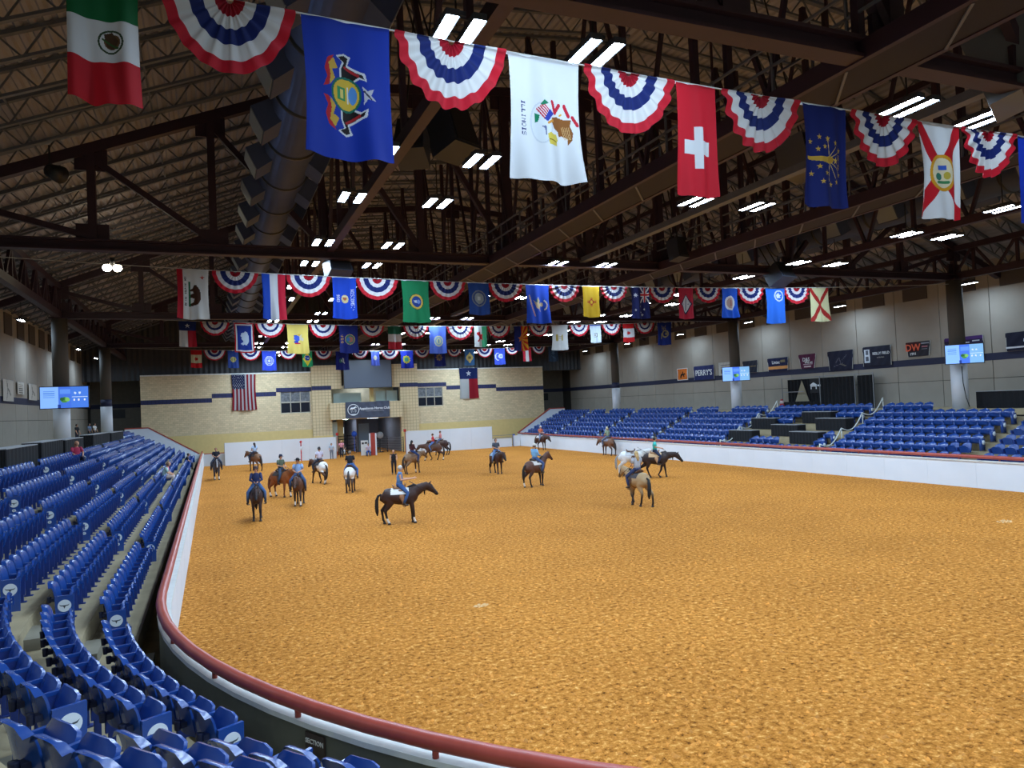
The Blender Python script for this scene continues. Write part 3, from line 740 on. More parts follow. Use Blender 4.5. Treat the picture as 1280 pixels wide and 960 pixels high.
# aisle end panel with the white disc and the row letter
ep = MB(); ep.prism([(-0.08, 0.08), (0.19, 0.08), (0.2, 0.60), (-0.10, 0.60)], -0.015, 0.015, 'x'); epm = ep.mesh('end_panel', BLUE)
dk = MB(); dk.prism([(0.05+0.105*math.cos(k*PI/12), 0.46+0.105*math.sin(k*PI/12)) for k in range(24)], -0.022, -0.016, 'x'); dkm = dk.mesh('logo_disc', mat('disc_white', (214, 220, 226), 0.5))
em = MB()
em.prism([(y_+0.05, z_+0.035) for y_, z_ in ((-0.08, 0.455), (-0.055, 0.44), (0, 0.435), (0.055, 0.44), (0.08, 0.455), (0.06, 0.425), (0.018, 0.418), (0, 0.375), (-0.018, 0.418), (-0.06, 0.425))], -0.0245, -0.0225, 'x'); emm = em.mesh('horn_emblem', mat('emblem_grey', (60, 66, 72), 0.6))
pl_ = MB(); pl_.prism([(0.05+0.045*math.cos(k*PI/4+.39), 0.275+0.04*math.sin(k*PI/4+.39)) for k in range(8)], -0.022, -0.016, 'x'); plm_ = pl_.mesh('row_plate', _M['disc_white'])
seat_list = []     # (x, y, z, heading, row, label part, is_end)
def heading_xy(h): return (-math.sin(h), math.cos(h))
for i in range(NROW):
    for s, y in enumerate(LEFT_Y[:-1]):
        n = int((LEFT_Y[s+1]-0.98-y)/PITCH_S); p = (LEFT_Y[s+1]-0.98-y)/n
        for k in range(n):
            if i == 6 and s < 6: continue
            seat_list.append((-1.75-TREAD*i, y+(k+.5)*p, floor_z(i), -PI/2, i, k, n, ('L', s), p))
    for s, (a0, a1) in enumerate(CURVE):
        r = 14.17+TREAD*i; L = math.radians(a1-a0)*r; n = int(round(L/0.525))
        for k in range(n):
            a = math.radians(a1 - (a1-a0)*(k+.5)/n); x, y = arc(r, a)
            seat_list.append((x, y, floor_z(i), -PI/2+a, i, k, n, ('C', s), L/n))
    for s in range(1, len(RIGHT_Y)-1):
        y0, y1 = RIGHT_Y[s], RIGHT_Y[s+1]-0.97; n = int((y1-y0)/0.60); p = (y1-y0)/n
        for k in range(n):
            yy = y0+(k+.5)*p; xx = MIR+1.70+TREAD*i
            if s == 3 and any(-1.3 < xx-tx < 0.6 and abs(yy-ty) < 1.45 for tx, ty in ((34.35,41.3),(35.95,40.75),(35.15,37.9),(36.75,36.7),(35.95,34.75),(34.35,35.4))): continue
            if i == 6 and s in (2,4,6) and abs(yy-(28.3, 47.1, 65.8)[(s-2)//2]) < 0.7: continue
            if i == 6 and s <= 2 and yy < 27.5: continue
            seat_list.append((xx, yy, floor_z(i), PI/2, i, k, n, ('R', s), p))
    # left rows beside the concourse tables stay
vis = [q for q in seat_list if in_view((q[0], q[1], q[2]+0.6), 25)]
vis.sort(key=lambda q: (q[0]**2+q[1]**2+(q[2]-CAMZ)**2))
single = vis[:300]; sset = set(id(q) for q in single)
_sc = {}
def sec_words(sec):
    if sec[0] == 'C': return ('curved corner block', 'block at the bottom edge', 'hidden curved block')[sec[1]]
    return '%s straight %s block' % (ORD[sec[1]], 'left' if sec[0] == 'L' else 'right')
for q in single:
    x, y, z, h, i, k, n, sec, p = q
    t = empty('stadium_seat', (x, y, z), h)
    tag(t, 'blue flip-up seat, %s row up, %s from the near aisle, %s' % (ORD[i], ORD[k], sec_words(sec)), 'seat', 'blue flip-up stadium seats')
    link('backrest', hiB, t); sp_ = link('seat_pan', hiP, t)
    if sec == ('C', 1) and i == 0 and k == n-1:      # one seat folded down
        sp_.rotation_euler = (-1.05, 0, 0); sp_.location = (0, -0.02+0.40*math.sin(-1.05)+0.03, 0.40-0.40*math.cos(1.05)-0.02)
    # k = 0 is the end nearest the camera; local +x points to the far end for the left stands when flipped
    a = link('armrest', hiA, t, (p/2-0.02, 0, 0)); s_ = link('standard', hiS, t, (p/2-0.02, 0, 0)); link('cup_holder', hiC, t)
    if k == 0:
        e = link('end_panel', epm, t, (p/2+0.01, 0, 0)); e.rotation_euler = (0, 0, 0)
        for nm, me in (('logo_disc', dkm), ('horn_emblem', emm), ('row_plate', plm_)):
            o = link(nm, me, e); o.scale = (-1, 1, 1)
        o = link('row_letter', text_mesh('ABCDEFG'[i], 0.06, 0.001), e, (0.0235, 0.05, 0.275)); o.rotation_euler = (PI/2, 0, PI/2)
        if not o.data.materials: o.data.materials.append(_M['emblem_grey'])
    elif k == n-1:
        link('armrest', hiA, t, (-p/2-0.02, 0, 0)); link('standard', hiS, t, (-p/2-0.02, 0, 0))
# all the remaining seats are too many to build one by one
loV = []; loF = []; loS = []
base = MB()
for m in lo[:4]:
    base.add([(v[0]+(0.25 if m in (lo[2], lo[3]) else 0), v[1], v[2]) for v in m.v], m.f, True)
bv = np.array(base.v)
for q in vis[300:]:
    x, y, z, h, i, k, n, sec, p = q
    c, s = math.cos(h), math.sin(h); o = len(loV)
    kx = bv[:,0]*max(1.0, p/0.535); w = np.stack([kx*c-bv[:,1]*s+x, kx*s+bv[:,1]*c+y, bv[:,2]+z], 1)
    loV.extend(map(tuple, w)); loF.extend(tuple(j+o for j in f) for f in base.f)
    if k == 0 or k == n-1:
        o = len(loV); e = ((0.27 if (k == 0) == (sec[0] != 'R') else -0.29))
        P = [(e, -.2, .05), (e+.02, -.2, .05), (e+.02, .2, .05), (e, .2, .05), (e, -.2, .62), (e+.02, -.2, .62), (e+.02, .2, .62), (e, .2, .62)]
        loV.extend((a*c-b_*s+x, a*s+b_*c+y, d+z) for a, b_, d in P)
        loF.extend(tuple(j+o for j in f) for f in [(3,2,1,0),(4,5,6,7),(0,1,5,4),(1,2,6,5),(2,3,7,6),(3,0,4,7)])
me = bpy.data.meshes.new('stadium_seats'); me.from_pydata(loV, [], loF); me.update(); me.materials.append(BLUE)
me.polygons.foreach_set('use_smooth', [True]*len(me.polygons))
tag(link('stadium_seats', me), 'many blue flip-up seats filling the farther rows of both stands', 'seats', 'blue flip-up stadium seats', 'stuff')
# white discs on the aisle ends of the farther left rows
b = MB()
for q in vis[300:]:
    x, y, z, h, i, k, n, sec, p = q
    if sec[0] == 'L' and k == 0:
        b.tube([(x, y-p/2-0.035, z+0.44), (x, y-p/2-0.05, z+0.44)], [0.11, 0.11], 12, side=(1,0,0))
    if sec[0] == 'R' and k == 0:
        b.tube([(x, y-p/2-0.035, z+0.44), (x, y-p/2-0.05, z+0.44)], [0.11, 0.11], 12, side=(1,0,0))
tag(b.build('aisle_discs', _M['disc_white']), 'small white emblem discs on the aisle ends of the farther seat rows', 'discs', None, 'stuff')

# ---------------------------------------------------------------- fence panels and gates at the far end
def end_panel(x0, x1, y, h, lab):
    t = empty('board_fence', (x0, y, 0)); tag(t, lab, 'fence')
    n = max(1, int(round((x1-x0)/2.55))); w = (x1-x0)/n
    for k in range(n):
        b = MB(); b.box(k*w+0.004, (k+1)*w-0.004, -0.03, 0.0, 0, h); b.build('panel', WHITE, t)
    b = MB()
    for k in range(n+1): b.bar((k*w, 0.05, 0), (k*w, 0.05, h), 0.06)
    b.bar((0, 0.05, h-0.1), (x1-x0, 0.05, h-0.1), 0.06); b.build('frame', STEEL, t)
end_panel(1.03, 11.5, 75.3, 2.18, 'tall white panel fence at the far end, left of the gate')
end_panel(18.7, 28.35, 75.3, 2.35, 'tall white panel fence at the far end, right of the gate')
t = empty('corner_gate', (XF, 76.5, 0)); tag(t, 'low white gate closing the far left corner of the fence', 'gate')
b = MB(); b.box(0.0, 2.0, -0.03, 0.03, 0, 1.15); b.build('board', mat('grey_white_board', (190, 194, 196), 0.6), t); b = MB(); b.bar((0, 0, 1.2), (2.0, 0, 1.2), 0.08); b.build('top_rail', RED, t)
t = empty('corner_gate', (28.4, 75.6, 0)); tag(t, 'white pipe gate in the far right corner of the fence', 'gate')
b = MB(); b.box(0.05, 2.4, 0.02, 0.06, 0.0, 0.95); b.build('board', WHITE, t)
for z in (1.05, 1.3): b = MB(); b.bar((0, 0, z), (2.5, 0, z), 0.05); b.build('pipe', STEEL, t)
for xx in (0.0, 2.5): b = MB(); b.bar((xx, 0, 0), (xx, 0, 1.4), 0.08); b.build('post', STEEL, t)
b = MB(); b.box(0, 0.16, 0, 0.16, 0, 1.35); b.build('blue_post', mat('blue_post_paint', (50, 84, 180), 0.5), t, (2.7, 0.2, 0))
b = MB(); b.box(31.1-0.05, 31.8, 75.7, 75.76, 0, 1.2); o = b.build('fence_return', WHITE); tag(o, 'short white board beside the blue gate post', 'board')
# red and white gate leaf at the tunnel and its white sign board
t = empty('gate_leaf', (15.2, 76.2, 0)); tag(t, 'narrow red and white gate leaf standing at the horse tunnel', 'gate')
b = MB(); b.box(0, 0.45, 0, 0.08, 0, 2.35); b.build('red_leaf', mat('gate_red', (170, 60, 50), 0.5), t)
for dx in (-0.16, 0.47): b = MB(); b.box(dx, dx+0.14, 0, 0.08, 0, 2.3); b.build('white_edge', WHITE, t)
t = empty('notice_board', (14.2, 76.4, 0)); tag(t, 'white board leaning beside the red gate leaf', 'board')
b = MB(); b.box(0, 0.75, 0, 0.05, 0.05, 1.6); b.build('board', mat('board_white', (216, 218, 214), 0.5), t); b = MB(); b.box(0.1, 0.3, -0.02, 0, 1.2, 1.4); b.box(0.4, 0.65, -0.02, 0, 1.25, 1.42); b.build('marks', BLACK, t)
def pipe_fence(x0, y0, x1, y1, lab, h=1.5, n=6):
    t = empty('pipe_fence', (x0, y0, 0)); tag(t, lab, 'fence')
    dx, dy = x1-x0, y1-y0; L = math.hypot(dx, dy)
    for k in range(n):
        b = MB(); z = 0.25+(h-0.25)*k/(n-1); b.bar((0,0,z), (dx,dy,z), 0.06); b.build('pipe', BLACK if 'black' in lab else STEEL, t)
    for k in range(3):
        b = MB(); b.bar((dx*k/2, dy*k/2, 0), (dx*k/2, dy*k/2, h+0.1), 0.07); b.build('post', BLACK, t)
pipe_fence(12.6, 80.8, 14.9, 83.0, 'black pipe panel in the left half of the horse tunnel', 2.0)
pipe_fence(16.8, 83.5, 19.2, 78.5, 'grey pipe panel along the right side of the horse tunnel', 1.6)
b = MB(); b.ball((0,0,0), (0.3,0.3,0.32), 14, 10); b.bar((0,0,-0.3), (0,0,-1.9), 0.05); tag(b.build('blue_bag', mat('blue_bag', (40, 90, 200), 0.5), None, (14.3, 80.6, 2.2)), 'round blue bag hung on the tunnel panels', 'bag')
t = empty('floor_fan', (17.2, 81.0, 0)); tag(t, 'round fan on a stand inside the horse tunnel', 'fan')
b = MB(); b.tube([(0,-.08,1.9), (0,0.08,1.9)], [0.38, 0.38], 20, side=(1,0,0)); b.build('fan_cage', mat('fan_grey', (170, 176, 180), 0.5), t); b = MB(); b.bar((0,0.1,0.05), (0,0.1,1.9), 0.08); b.box(-0.3,0.3,-0.2,0.4,0,0.06); b.build('stand', BLACK, t)
for xx, yy, lab in ((11.62, 75.2, 'small red alarm box on the left gate panel'), (18.6, 75.2, 'small red alarm box on the right gate panel')):
    b = MB(); b.box(-0.12, 0.12, -0.1, 0.1, 0, 0.28); b.cyl((0,-0.1,0.14), (0,-0.14,0.14), 0.06, 10); b.bar((0,0.05,-2.1), (0,0.05,0), 0.05); tag(b.build('alarm_box', mat('alarm_red', (180, 40, 36), 0.5), None, (xx, yy, 2.3)), lab, 'box')
t = empty('marker_pole', (8.0, 74.6, 0)); tag(t, 'red and white striped pole standing against the left white panel', 'pole')
for k in range(5):
    b = MB(); b.cyl((0,0,k*0.36), (0,0,(k+1)*0.36), 0.05, 10); b.build('band', WHITE if k == 3 else mat('pole_red', (196, 44, 50), 0.5), t)
b = MB(); b.ball((0,0,1.9), 0.12, 10, 8); b.build('knob', _M['pole_red'], t)

# ---------------------------------------------------------------- scoreboard, club banner
t = empty('scoreboard', (15.7, 78.9, 7.12)); tag(t, 'dark grey video board above the horse gate, switched off', 'screen')
b = MB(); b.box(-2.6, 2.6, 0, 0.25, 0, 3.05); b.build('cabinet', BLACK, t); b = MB(); b.box(-2.55, 2.55, -0.02, 0, 0.05, 3.0); b.build('screen', mat('screen_off', (84, 92, 104), 0.35), t)
for dx in (-1.5, 1.5): b = MB(); b.bar((dx, 0.2, 3.05), (dx, 1.0, 3.4), 0.1); b.build('bracket', BLACK, t)
t = empty('club_banner', (15.55, 78.94, 3.92)); tag(t, 'dark blue-grey banner with round horse emblem and white lettering on the balcony', 'banner')
b = MB(); b.grid(lambda i, j: (-2.38+4.76*i/40, -0.02-0.03*math.sin(i*0.9+j*0.7), 1.76*j/12 - (0.05 if j == 12 and 12 < i < 28 else 0)), 40, 12); b.build('cloth', mat('banner_slate', (66, 72, 88), 0.8, var=0.2, scale=2), t)
WL = mat('lettering_white', (224, 228, 232), 0.6)
def letters(t, body, size, loc, m=WL, rot=(PI/2, 0, 0), ext=0.004, align='CENTER'):
    me = text_mesh(body, size, ext, align).copy(); me.materials.clear(); me.materials.append(m)
    o = link('lettering', me, t, loc); o.rotation_euler = rot; return o
letters(t, 'Appaloosa Horse Club', 0.36, (0.75, -0.07, 1.0)); letters(t, '____________________', 0.2, (0.75, -0.07, 0.8))
b = MB(); n = 40
for k in range(n):
    a0, a1 = 2*PI*k/n, 2*PI*(k+1)/n; b.bar((-1.55+0.58*math.cos(a0), -0.07, 0.9+0.58*math.sin(a0)), (-1.55+0.58*math.cos(a1), -0.07, 0.9+0.58*math.sin(a1)), 0.02, 0.06)
b.tube([(-1.95,-.07,0.95),(-1.75,-.07,1.05),(-1.5,-.07,1.05),(-1.3,-.07,1.2),(-1.2,-.07,1.1)], [(.02,.03),(.02,.1),(.02,.1),(.02,.06),(.02,.03)], 8)
for dx, dz in ((-1.8,-.35),(-1.65,-.3),(-1.4,-.33),(-1.3,-.25)): b.bar((dx, -.07, 1.0), (dx+.05, -.07, 0.95+dz), 0.03)
b.prism([(-1.85, 0.45), (-1.25, 0.45), (-1.4, 0.36), (-1.7, 0.36)], -0.08, -0.06); b.build('round_emblem', WL, t)
# ---------------------------------------------------------------- flags and buntings
FONT = {'A':'0E11111F111111','B':'1E11111E11111E','C':'0E11101010110E','D':'1E11111111111E','E':'1F10101E10101F','F':'1F10101E101010','I':'0E04040404040E','K':'11121418141211',
        'L':'1010101010101F','N':'11191513111111','O':'0E11111111110E','P':'1E11111E101010','R':'1E11111E141211','S':'0F10100E01011E','U':'1111111111110E','W':'11111115151B11',
        '1':'040C040404040E','4':'02060A121F0202','8':'0E11110E11110E',' ':'00000000000000'}
class Art:
    """flat print: paints shapes on a raster in flag units (u across, v down, both 0..1 of the hanging cloth)"""
    def __init__(s, w, h, nx, ny, base):
        s.w, s.h = w, h; u = (np.arange(nx)+.5)/nx; v = (np.arange(ny)+.5)/ny
        s.U, s.V = np.meshgrid(u, v); s.X = s.U*w; s.Y = s.V*h; s.a = w/h
        s.img = np.zeros((ny, nx, 3), np.float32); s.img[:] = lin(base)
    def put(s, m, c): s.img[m] = lin(c); return s
    def rect(s, a, b, c, d, col): return s.put((s.U >= a) & (s.U < c) & (s.V >= b) & (s.V < d), col)
    def ell(s, cu, cv, rx, ry, col):      # radii in units of the width
        return s.put(((s.X-cu*s.w)/(rx*s.w))**2 + ((s.Y-cv*s.h)/(ry*s.w))**2 < 1, col)
    def disc(s, cu, cv, r, col): return s.ell(cu, cv, r, r, col)
    def ring(s, cu, cv, r, t, col):
        d = np.hypot(s.X-cu*s.w, s.Y-cv*s.h)/s.w; return s.put((d < r) & (d > r-t), col)
    def line(s, a, b, c, d, t, col):
        ax, ay, bx, by = a*s.w, b*s.h, c*s.w, d*s.h; dx, dy = bx-ax, by-ay; L = dx*dx+dy*dy
        k = np.clip(((s.X-ax)*dx+(s.Y-ay)*dy)/L, 0, 1)
        return s.put(np.hypot(s.X-ax-k*dx, s.Y-ay-k*dy) < t*s.w/2, col)
    def poly(s, pts, col):
        ins = np.zeros(s.U.shape, bool); n = len(pts)
        for i in range(n):
            (x1, y1), (x2, y2) = pts[i], pts[(i+1) % n]
            if y1 == y2: continue
            c = ((s.V > min(y1, y2)) & (s.V <= max(y1, y2)) & (s.U < (s.V-y1)*(x2-x1)/(y2-y1)+x1)); ins ^= c
        return s.put(ins, col)
    def star(s, cu, cv, r, col, n=5, rot=0.0, inner=0.4):
        P = []
        for k in range(2*n):
            a = rot - PI/2 + PI*k/n; q = r if k % 2 == 0 else r*inner
            P.append((cu+q*math.cos(a), cv+q*math.sin(a)*s.a))
        return s.poly(P, col)
    def text(s, body, u, v0, v1, size, col):
        """letters turned a quarter clockwise: the line reads downward, tops to the right"""
        n = len(body)*6-1; dv = (v1-v0)/n; du = size/7
        for i, ch in enumerate(body):
            rows = FONT.get(ch, FONT[' '])
            for r in range(7):
                bits = int(rows[2*r:2*r+2], 16)
                for c in range(5):
                    if bits >> (4-c) & 1:
                        vv = v0+(i*6+c)*dv; uu = u+size-(r+1)*du
                        s.rect(uu, vv, uu+du*1.05, vv+dv*1.05, col)
        return s
    def colors(s): return s.img.reshape(-1, 3)
W_, R_, B_, N_, G_, Y_, K_ = (236,238,240), (206,34,48), (38,70,190), (20,28,84), (28,120,74), (240,200,40), (30,26,24)
GOLD, BRN, TAN = (214,174,66), (136,82,36), (206,170,120)
def d_mexico(a): a.rect(0,0,1,.36,(20,110,60)).rect(0,.36,1,.68,W_).rect(0,.68,1,1,(206,30,44)); a.ring(.6,.52,.19,.03,(58,80,50)).disc(.62,.52,.12,(120,86,50)).poly([(.5,.46),(.62,.44),(.72,.52),(.64,.58),(.54,.56)],(84,60,40)).line(.48,.5,.7,.57,.03,(60,100,50))
def d_penn(a):
    for s in (-1, 1):
        f = lambda p: [(u, .53+s*v) for u, v in p]
        a.poly(f([(.20,.03),(.25,.10),(.22,.16),(.26,.24),(.34,.27),(.28,.20),(.31,.13),(.26,.04)]), (190,40,50))
        a.poly(f([(.27,.04),(.34,.10),(.31,.16),(.38,.18),(.33,.25),(.27,.20),(.29,.12)]), GOLD)
        a.poly(f([(.40,.10),(.52,.08),(.64,.12),(.72,.10),(.70,.16),(.62,.18),(.50,.22),(.54,.28),(.46,.30),(.36,.27),(.44,.24),(.40,.18)]), (226,228,232))
        a.poly(f([(.42,.11),(.52,.095),(.63,.135),(.69,.115),(.67,.15),(.61,.165),(.48,.21),(.51,.27),(.46,.285),(.39,.265),(.46,.235),(.42,.18)]), (26,18,20))
        a.line(.47, .53+s*.20, .62, .53+s*.145, .03, (170,34,40))
    a.ell(.47,.53,.18,.20,(30,110,90)); a.ell(.47,.53,.155,.175,(226,190,60)); a.rect(.36,.48,.46,.575,(60,150,90)); a.rect(.40,.495,.44,.56,(240,220,120)); a.rect(.485,.47,.50,.59,(230,230,220)); a.ell(.55,.53,.05,.10,(90,150,220))
    a.poly([(.66,.46),(.72,.50),(.80,.48),(.76,.53),(.82,.57),(.72,.56),(.67,.60),(.68,.53)],(200,200,210)); a.line(.68,.5,.76,.56,.02,(60,60,80))
def d_illinois(a):
    a.text('ILLINOIS', .15, .36, .64, .055, (40,52,110))
    a.ell(.42,.53,.15,.26,(214,220,226)); a.ell(.42,.53,.13,.24,(232,238,242))
    P = [(.36,.41),(.46,.36),(.56,.43),(.45,.51)]
    a.poly(P, W_)
    for k in range(5): a.line(.36+.021*k, .405-.01*k+.012, .45+.021*k, .495-.014*k, .017, (206,50,70))
    a.poly([(.53,.415),(.60,.44),(.49,.52),(.44,.50)], (46,64,170))
    a.poly([(.40,.38),(.46,.345),(.52,.37),(.44,.39)], (20,130,90)); a.poly([(.33,.45),(.39,.47),(.37,.52),(.33,.53)], (20,130,90))
    a.line(.58,.35,.62,.43,.05,(206,34,54)).line(.62,.43,.70,.36,.05,(206,34,54)).line(.78,.36,.84,.44,.045,(206,34,54)).line(.90,.45,.97,.51,.05,(206,34,54))
    a.poly([(.56,.48),(.66,.455),(.78,.47),(.88,.47),(.86,.52),(.90,.58),(.88,.64),(.82,.68),(.82,.62),(.74,.60),(.70,.61),(.68,.57),(.60,.56),(.56,.52)], (150,92,40))
    for k in range(5): a.line(.74+.025*k, .53, .79+.018*k, .63, .008, (220,180,120))
    a.disc(.74,.425,.035,(240,236,225)).line(.74,.43,.71,.44,.02,(230,170,60)).line(.58,.5,.5,.53,.03,(220,150,60))
    a.poly([(.48,.62),(.53,.60),(.58,.61),(.64,.60),(.68,.64),(.65,.66),(.66,.69),(.58,.70),(.50,.70)], (226,204,80)); a.line(.5,.66,.64,.66,.01,(150,120,30))
    for k in range(5): a.line(.42+.01*k,.56,.46,.57+.014*k,.012,(110,120,160))
def d_swiss(a): a.rect(.18,.50,.82,.625,W_).rect(.41,.38,.61,.75,W_)
def d_indiana(a):
    for x, y in ((.18,.36),(.35,.31),(.53,.32),(.70,.36),(.85,.42),(.32,.43),(.46,.40),(.85,.66),(.74,.74),(.58,.77),(.38,.75),(.22,.67),(.34,.60),(.48,.66)): a.star(x,y,.05,GOLD)
    a.poly([(.12,.50),(.50,.50),(.56,.49),(.62,.53),(.56,.57),(.50,.56),(.12,.53)], GOLD); a.disc(.58,.53,.06,(196,150,50)); a.star(.70,.535,.07,(240,200,90))
    for q in ((.55,.49,.53,.33),(.57,.49,.70,.40),(.6,.5,.82,.44),(.55,.57,.53,.74),(.57,.57,.70,.70),(.6,.56,.82,.64)): a.line(*q,.012,(220,190,110))
    a.text('INDIANA', .80, .46, .61, .07, GOLD)
def d_florida(a):
    a.line(0,0,1,1,.20,(206,30,44)).line(1,0,0,1,.20,(206,30,44)); a.ell(.5,.52,.24,.30,(222,160,40)); a.ell(.5,.52,.19,.245,(238,226,190)); a.rect(.42,.44,.58,.49,(60,100,200)); a.disc(.42,.56,.06,(60,130,110)); a.disc(.58,.55,.06,(200,180,70)); a.line(.4,.62,.6,.62,.04,(70,140,90))
def d_plainblue(a): a.ring(.6,.55,.2,.03,(210,214,220)).disc(.6,.55,.1,(180,190,200))
def d_calif(a):
    a.rect(0,0,.19,1,(198,30,50)); a.text('CALIFORNIA REPUBLIC', .22,.16,.82,.08,K_); a.rect(.36,.25,.41,.75,(30,110,70))
    a.poly([(.40,.40),(.50,.37),(.52,.32),(.60,.30),(.66,.35),(.72,.40),(.76,.50),(.74,.62),(.66,.70),(.58,.72),(.42,.73),(.42,.68),(.52,.65),(.54,.58),(.42,.56),(.42,.50),(.52,.47),(.48,.43),(.40,.44)], (74,44,26)); a.star(.80,.16,.07,(200,40,40))
def d_nether(a): a.rect(0,0,.34,1,(30,80,200)).rect(.34,0,.67,1,(232,234,238)).rect(.67,0,1,1,(214,30,60))
def d_wisc(a): a.text('WISCONSIN', .78,.28,.80,.14,(225,228,235)).text('1848',.14,.42,.60,.12,(225,228,235)); a.ell(.5,.52,.16,.17,(216,196,140)).disc(.5,.5,.09,(180,100,60)).line(.4,.46,.6,.46,.05,(230,220,180))
def d_wash(a): a.disc(.52,.50,.28,(40,44,40)).disc(.52,.50,.26,(220,190,80)).disc(.52,.50,.19,(40,70,150)).poly([(.40,.48),(.52,.46),(.54,.52),(.44,.53)],(220,226,230)).disc(.6,.5,.07,(120,150,220))
def d_seal_grey(a): a.disc(.5,.48,.36,(130,136,140)).disc(.5,.48,.31,(66,84,130)).disc(.5,.48,.24,(150,156,156)).rect(.42,.42,.58,.54,(200,204,200))
def d_ndak(a):
    a.poly([(.30,.40),(.42,.46),(.50,.30),(.58,.40),(.56,.48),(.66,.50),(.58,.56),(.60,.70),(.50,.62),(.40,.60),(.36,.52)],(206,180,140)); a.poly([(.38,.38),(.46,.36),(.46,.44),(.42,.46)],(40,110,110))
    for k in range(9): t = -1.2+k*.3; a.disc(.74+.16*math.cos(t),.52+.12*math.sin(t),.03,(230,210,180))
    a.line(.14,.28,.20,.5,.06,(206,170,140)).line(.20,.5,.32,.8,.05,(200,150,130)); a.disc(.66,.5,.08,(214,190,150))
def d_newmex(a):
    a.disc(.52,.50,.14,(190,40,40)).disc(.52,.50,.08,Y_)
    for k in (-1.5,-.5,.5,1.5):
        a.rect(.52+k*.045-.012,.36,.52+k*.045+.012,.64,(190,40,40)) ; a.rect(.24,.5+k*.022-.006,.80,.5+k*.022+.006,(190,40,40))
    a.disc(.52,.50,.09,Y_)
def d_aus(a):
    a.rect(.5,.0,1,.48,(24,34,100)).line(.5,0,1,.48,.07,W_).line(1,0,.5,.48,.07,W_).rect(.68,0,.82,.48,W_).rect(.5,.18,1,.30,W_).rect(.71,0,.79,.48,R_).rect(.5,.21,1,.27,R_)
    for x, y, r in ((.22,.25,.12),(.2,.72,.06),(.5,.78,.06),(.72,.70,.05),(.62,.86,.08),(.45,.6,.05)): a.star(x,y,r,W_,7)
def d_ark(a): a.poly([(.5,.20),(.92,.52),(.5,.86),(.10,.52)],(36,44,80)).poly([(.5,.24),(.84,.52),(.5,.80),(.18,.52)],(222,226,230)).line(.5,.35,.5,.7,.05,(60,70,120)).disc(.35,.52,.03,(40,60,140)).disc(.66,.52,.03,(40,60,140))
def d_oval(a): a.ell(.5,.50,.32,.36,(236,238,240)).ell(.5,.50,.21,.27,(200,170,160)).rect(.44,.40,.56,.60,(180,120,110))
def d_emblem_tr(a): a.ring(.66,.22,.22,.05,(214,224,240)).disc(.62,.22,.09,(230,236,244)); a.star(.66,.22,.13,(226,232,240))
def d_saltire(a): a.line(0,0,1,1,.16,(186,44,40)).line(1,0,0,1,.16,(186,44,40))
def d_texas(a): a.rect(0,0,1,.36,(26,46,110)).rect(0,.36,.5,1,(232,232,228)).rect(.5,.36,1,1,(190,30,48)); a.star(.5,.18,.15,W_)
def d_wyo(a): a.rect(.08,.045,.92,.955,W_).rect(.14,.08,.86,.92,(30,56,150)); a.poly([(.30,.44),(.36,.34),(.46,.33),(.56,.27),(.66,.32),(.74,.44),(.72,.62),(.62,.74),(.50,.72),(.40,.74),(.28,.70),(.44,.64),(.40,.56),(.30,.54),(.40,.50)],(206,220,236))
def d_nj(a): a.rect(.30,.36,.46,.42,(40,70,180)).rect(.30,.56,.50,.62,(40,70,180)).ell(.46,.48,.16,.13,(70,100,210)).rect(.32,.62,.60,.68,(200,50,60)).poly([(.56,.36),(.70,.34),(.66,.42),(.78,.48),(.74,.56),(.58,.54)],(214,206,190)).disc(.56,.36,.06,(220,180,60))
def d_kansas(a): a.text('KANSAS', .08,.34,.66,.13,(220,170,80)); a.disc(.56,.50,.27,(210,170,90)).disc(.56,.50,.24,(60,120,110)).disc(.60,.50,.15,(180,110,90)).disc(.48,.50,.10,(60,110,170))
def d_italy(a): a.rect(0,0,1,.34,(24,100,70)).rect(0,.34,1,.68,(224,214,208)).rect(0,.68,1,1,(198,34,50))
def d_goldseal(a): a.disc(.55,.54,.30,(220,214,170)).disc(.55,.54,.24,(150,180,200)).disc(.55,.54,.15,(220,220,170)).rect(.5,.48,.6,.6,(120,150,170))
def d_wales(a): a.rect(0,0,.6,1,(230,236,234)).rect(.6,0,1,1,(60,160,110)); a.poly([(.2,.3),(.45,.26),(.5,.4),(.7,.36),(.62,.52),(.72,.66),(.5,.6),(.36,.74),(.22,.72),(.40,.58),(.36,.46),(.22,.42)],(206,34,50))
def d_ariz(a):
    a.rect(0,0,.5,1,(20,34,110))
    for k in range(13):
        t0, t1 = -PI/2+PI*k/13, -PI/2+PI*(k+1)/13; c = (206,44,30) if k % 2 == 0 else (236,170,40)
        a.poly([(.5,.5),(.5+1.6*math.cos(t0),.5+1.6*math.sin(t0)*a.a*1.4),(.5+1.6*math.cos(t1),.5+1.6*math.sin(t1)*a.a*1.4)], c)
    a.rect(-1,0,0,1,N_); a.star(.5,.5,.28,(200,120,40))
def d_whitegold(a): a.line(.30,.40,.30,.58,.12,(190,170,90)).line(.42,.45,.62,.45,.03,(180,170,110)).line(.42,.52,.62,.52,.03,(180,170,110)).line(.66,.40,.66,.58,.10,(196,180,110))
def d_whiteblue(a): a.rect(0,0,1,.07,(60,80,190)).rect(.32,.46,.66,.68,(60,60,40)).rect(.36,.48,.62,.66,(226,232,238)).rect(.44,.53,.52,.61,(120,110,60))
def d_canada(a): a.rect(0,0,1,.26,(220,30,36)).rect(0,.74,1,1,(220,30,36)); a.poly([(.30,.50),(.40,.46),(.42,.38),(.52,.44),(.62,.40),(.60,.46),(.76,.50),(.60,.54),(.62,.60),(.52,.56),(.42,.62),(.40,.54)],(214,30,36))
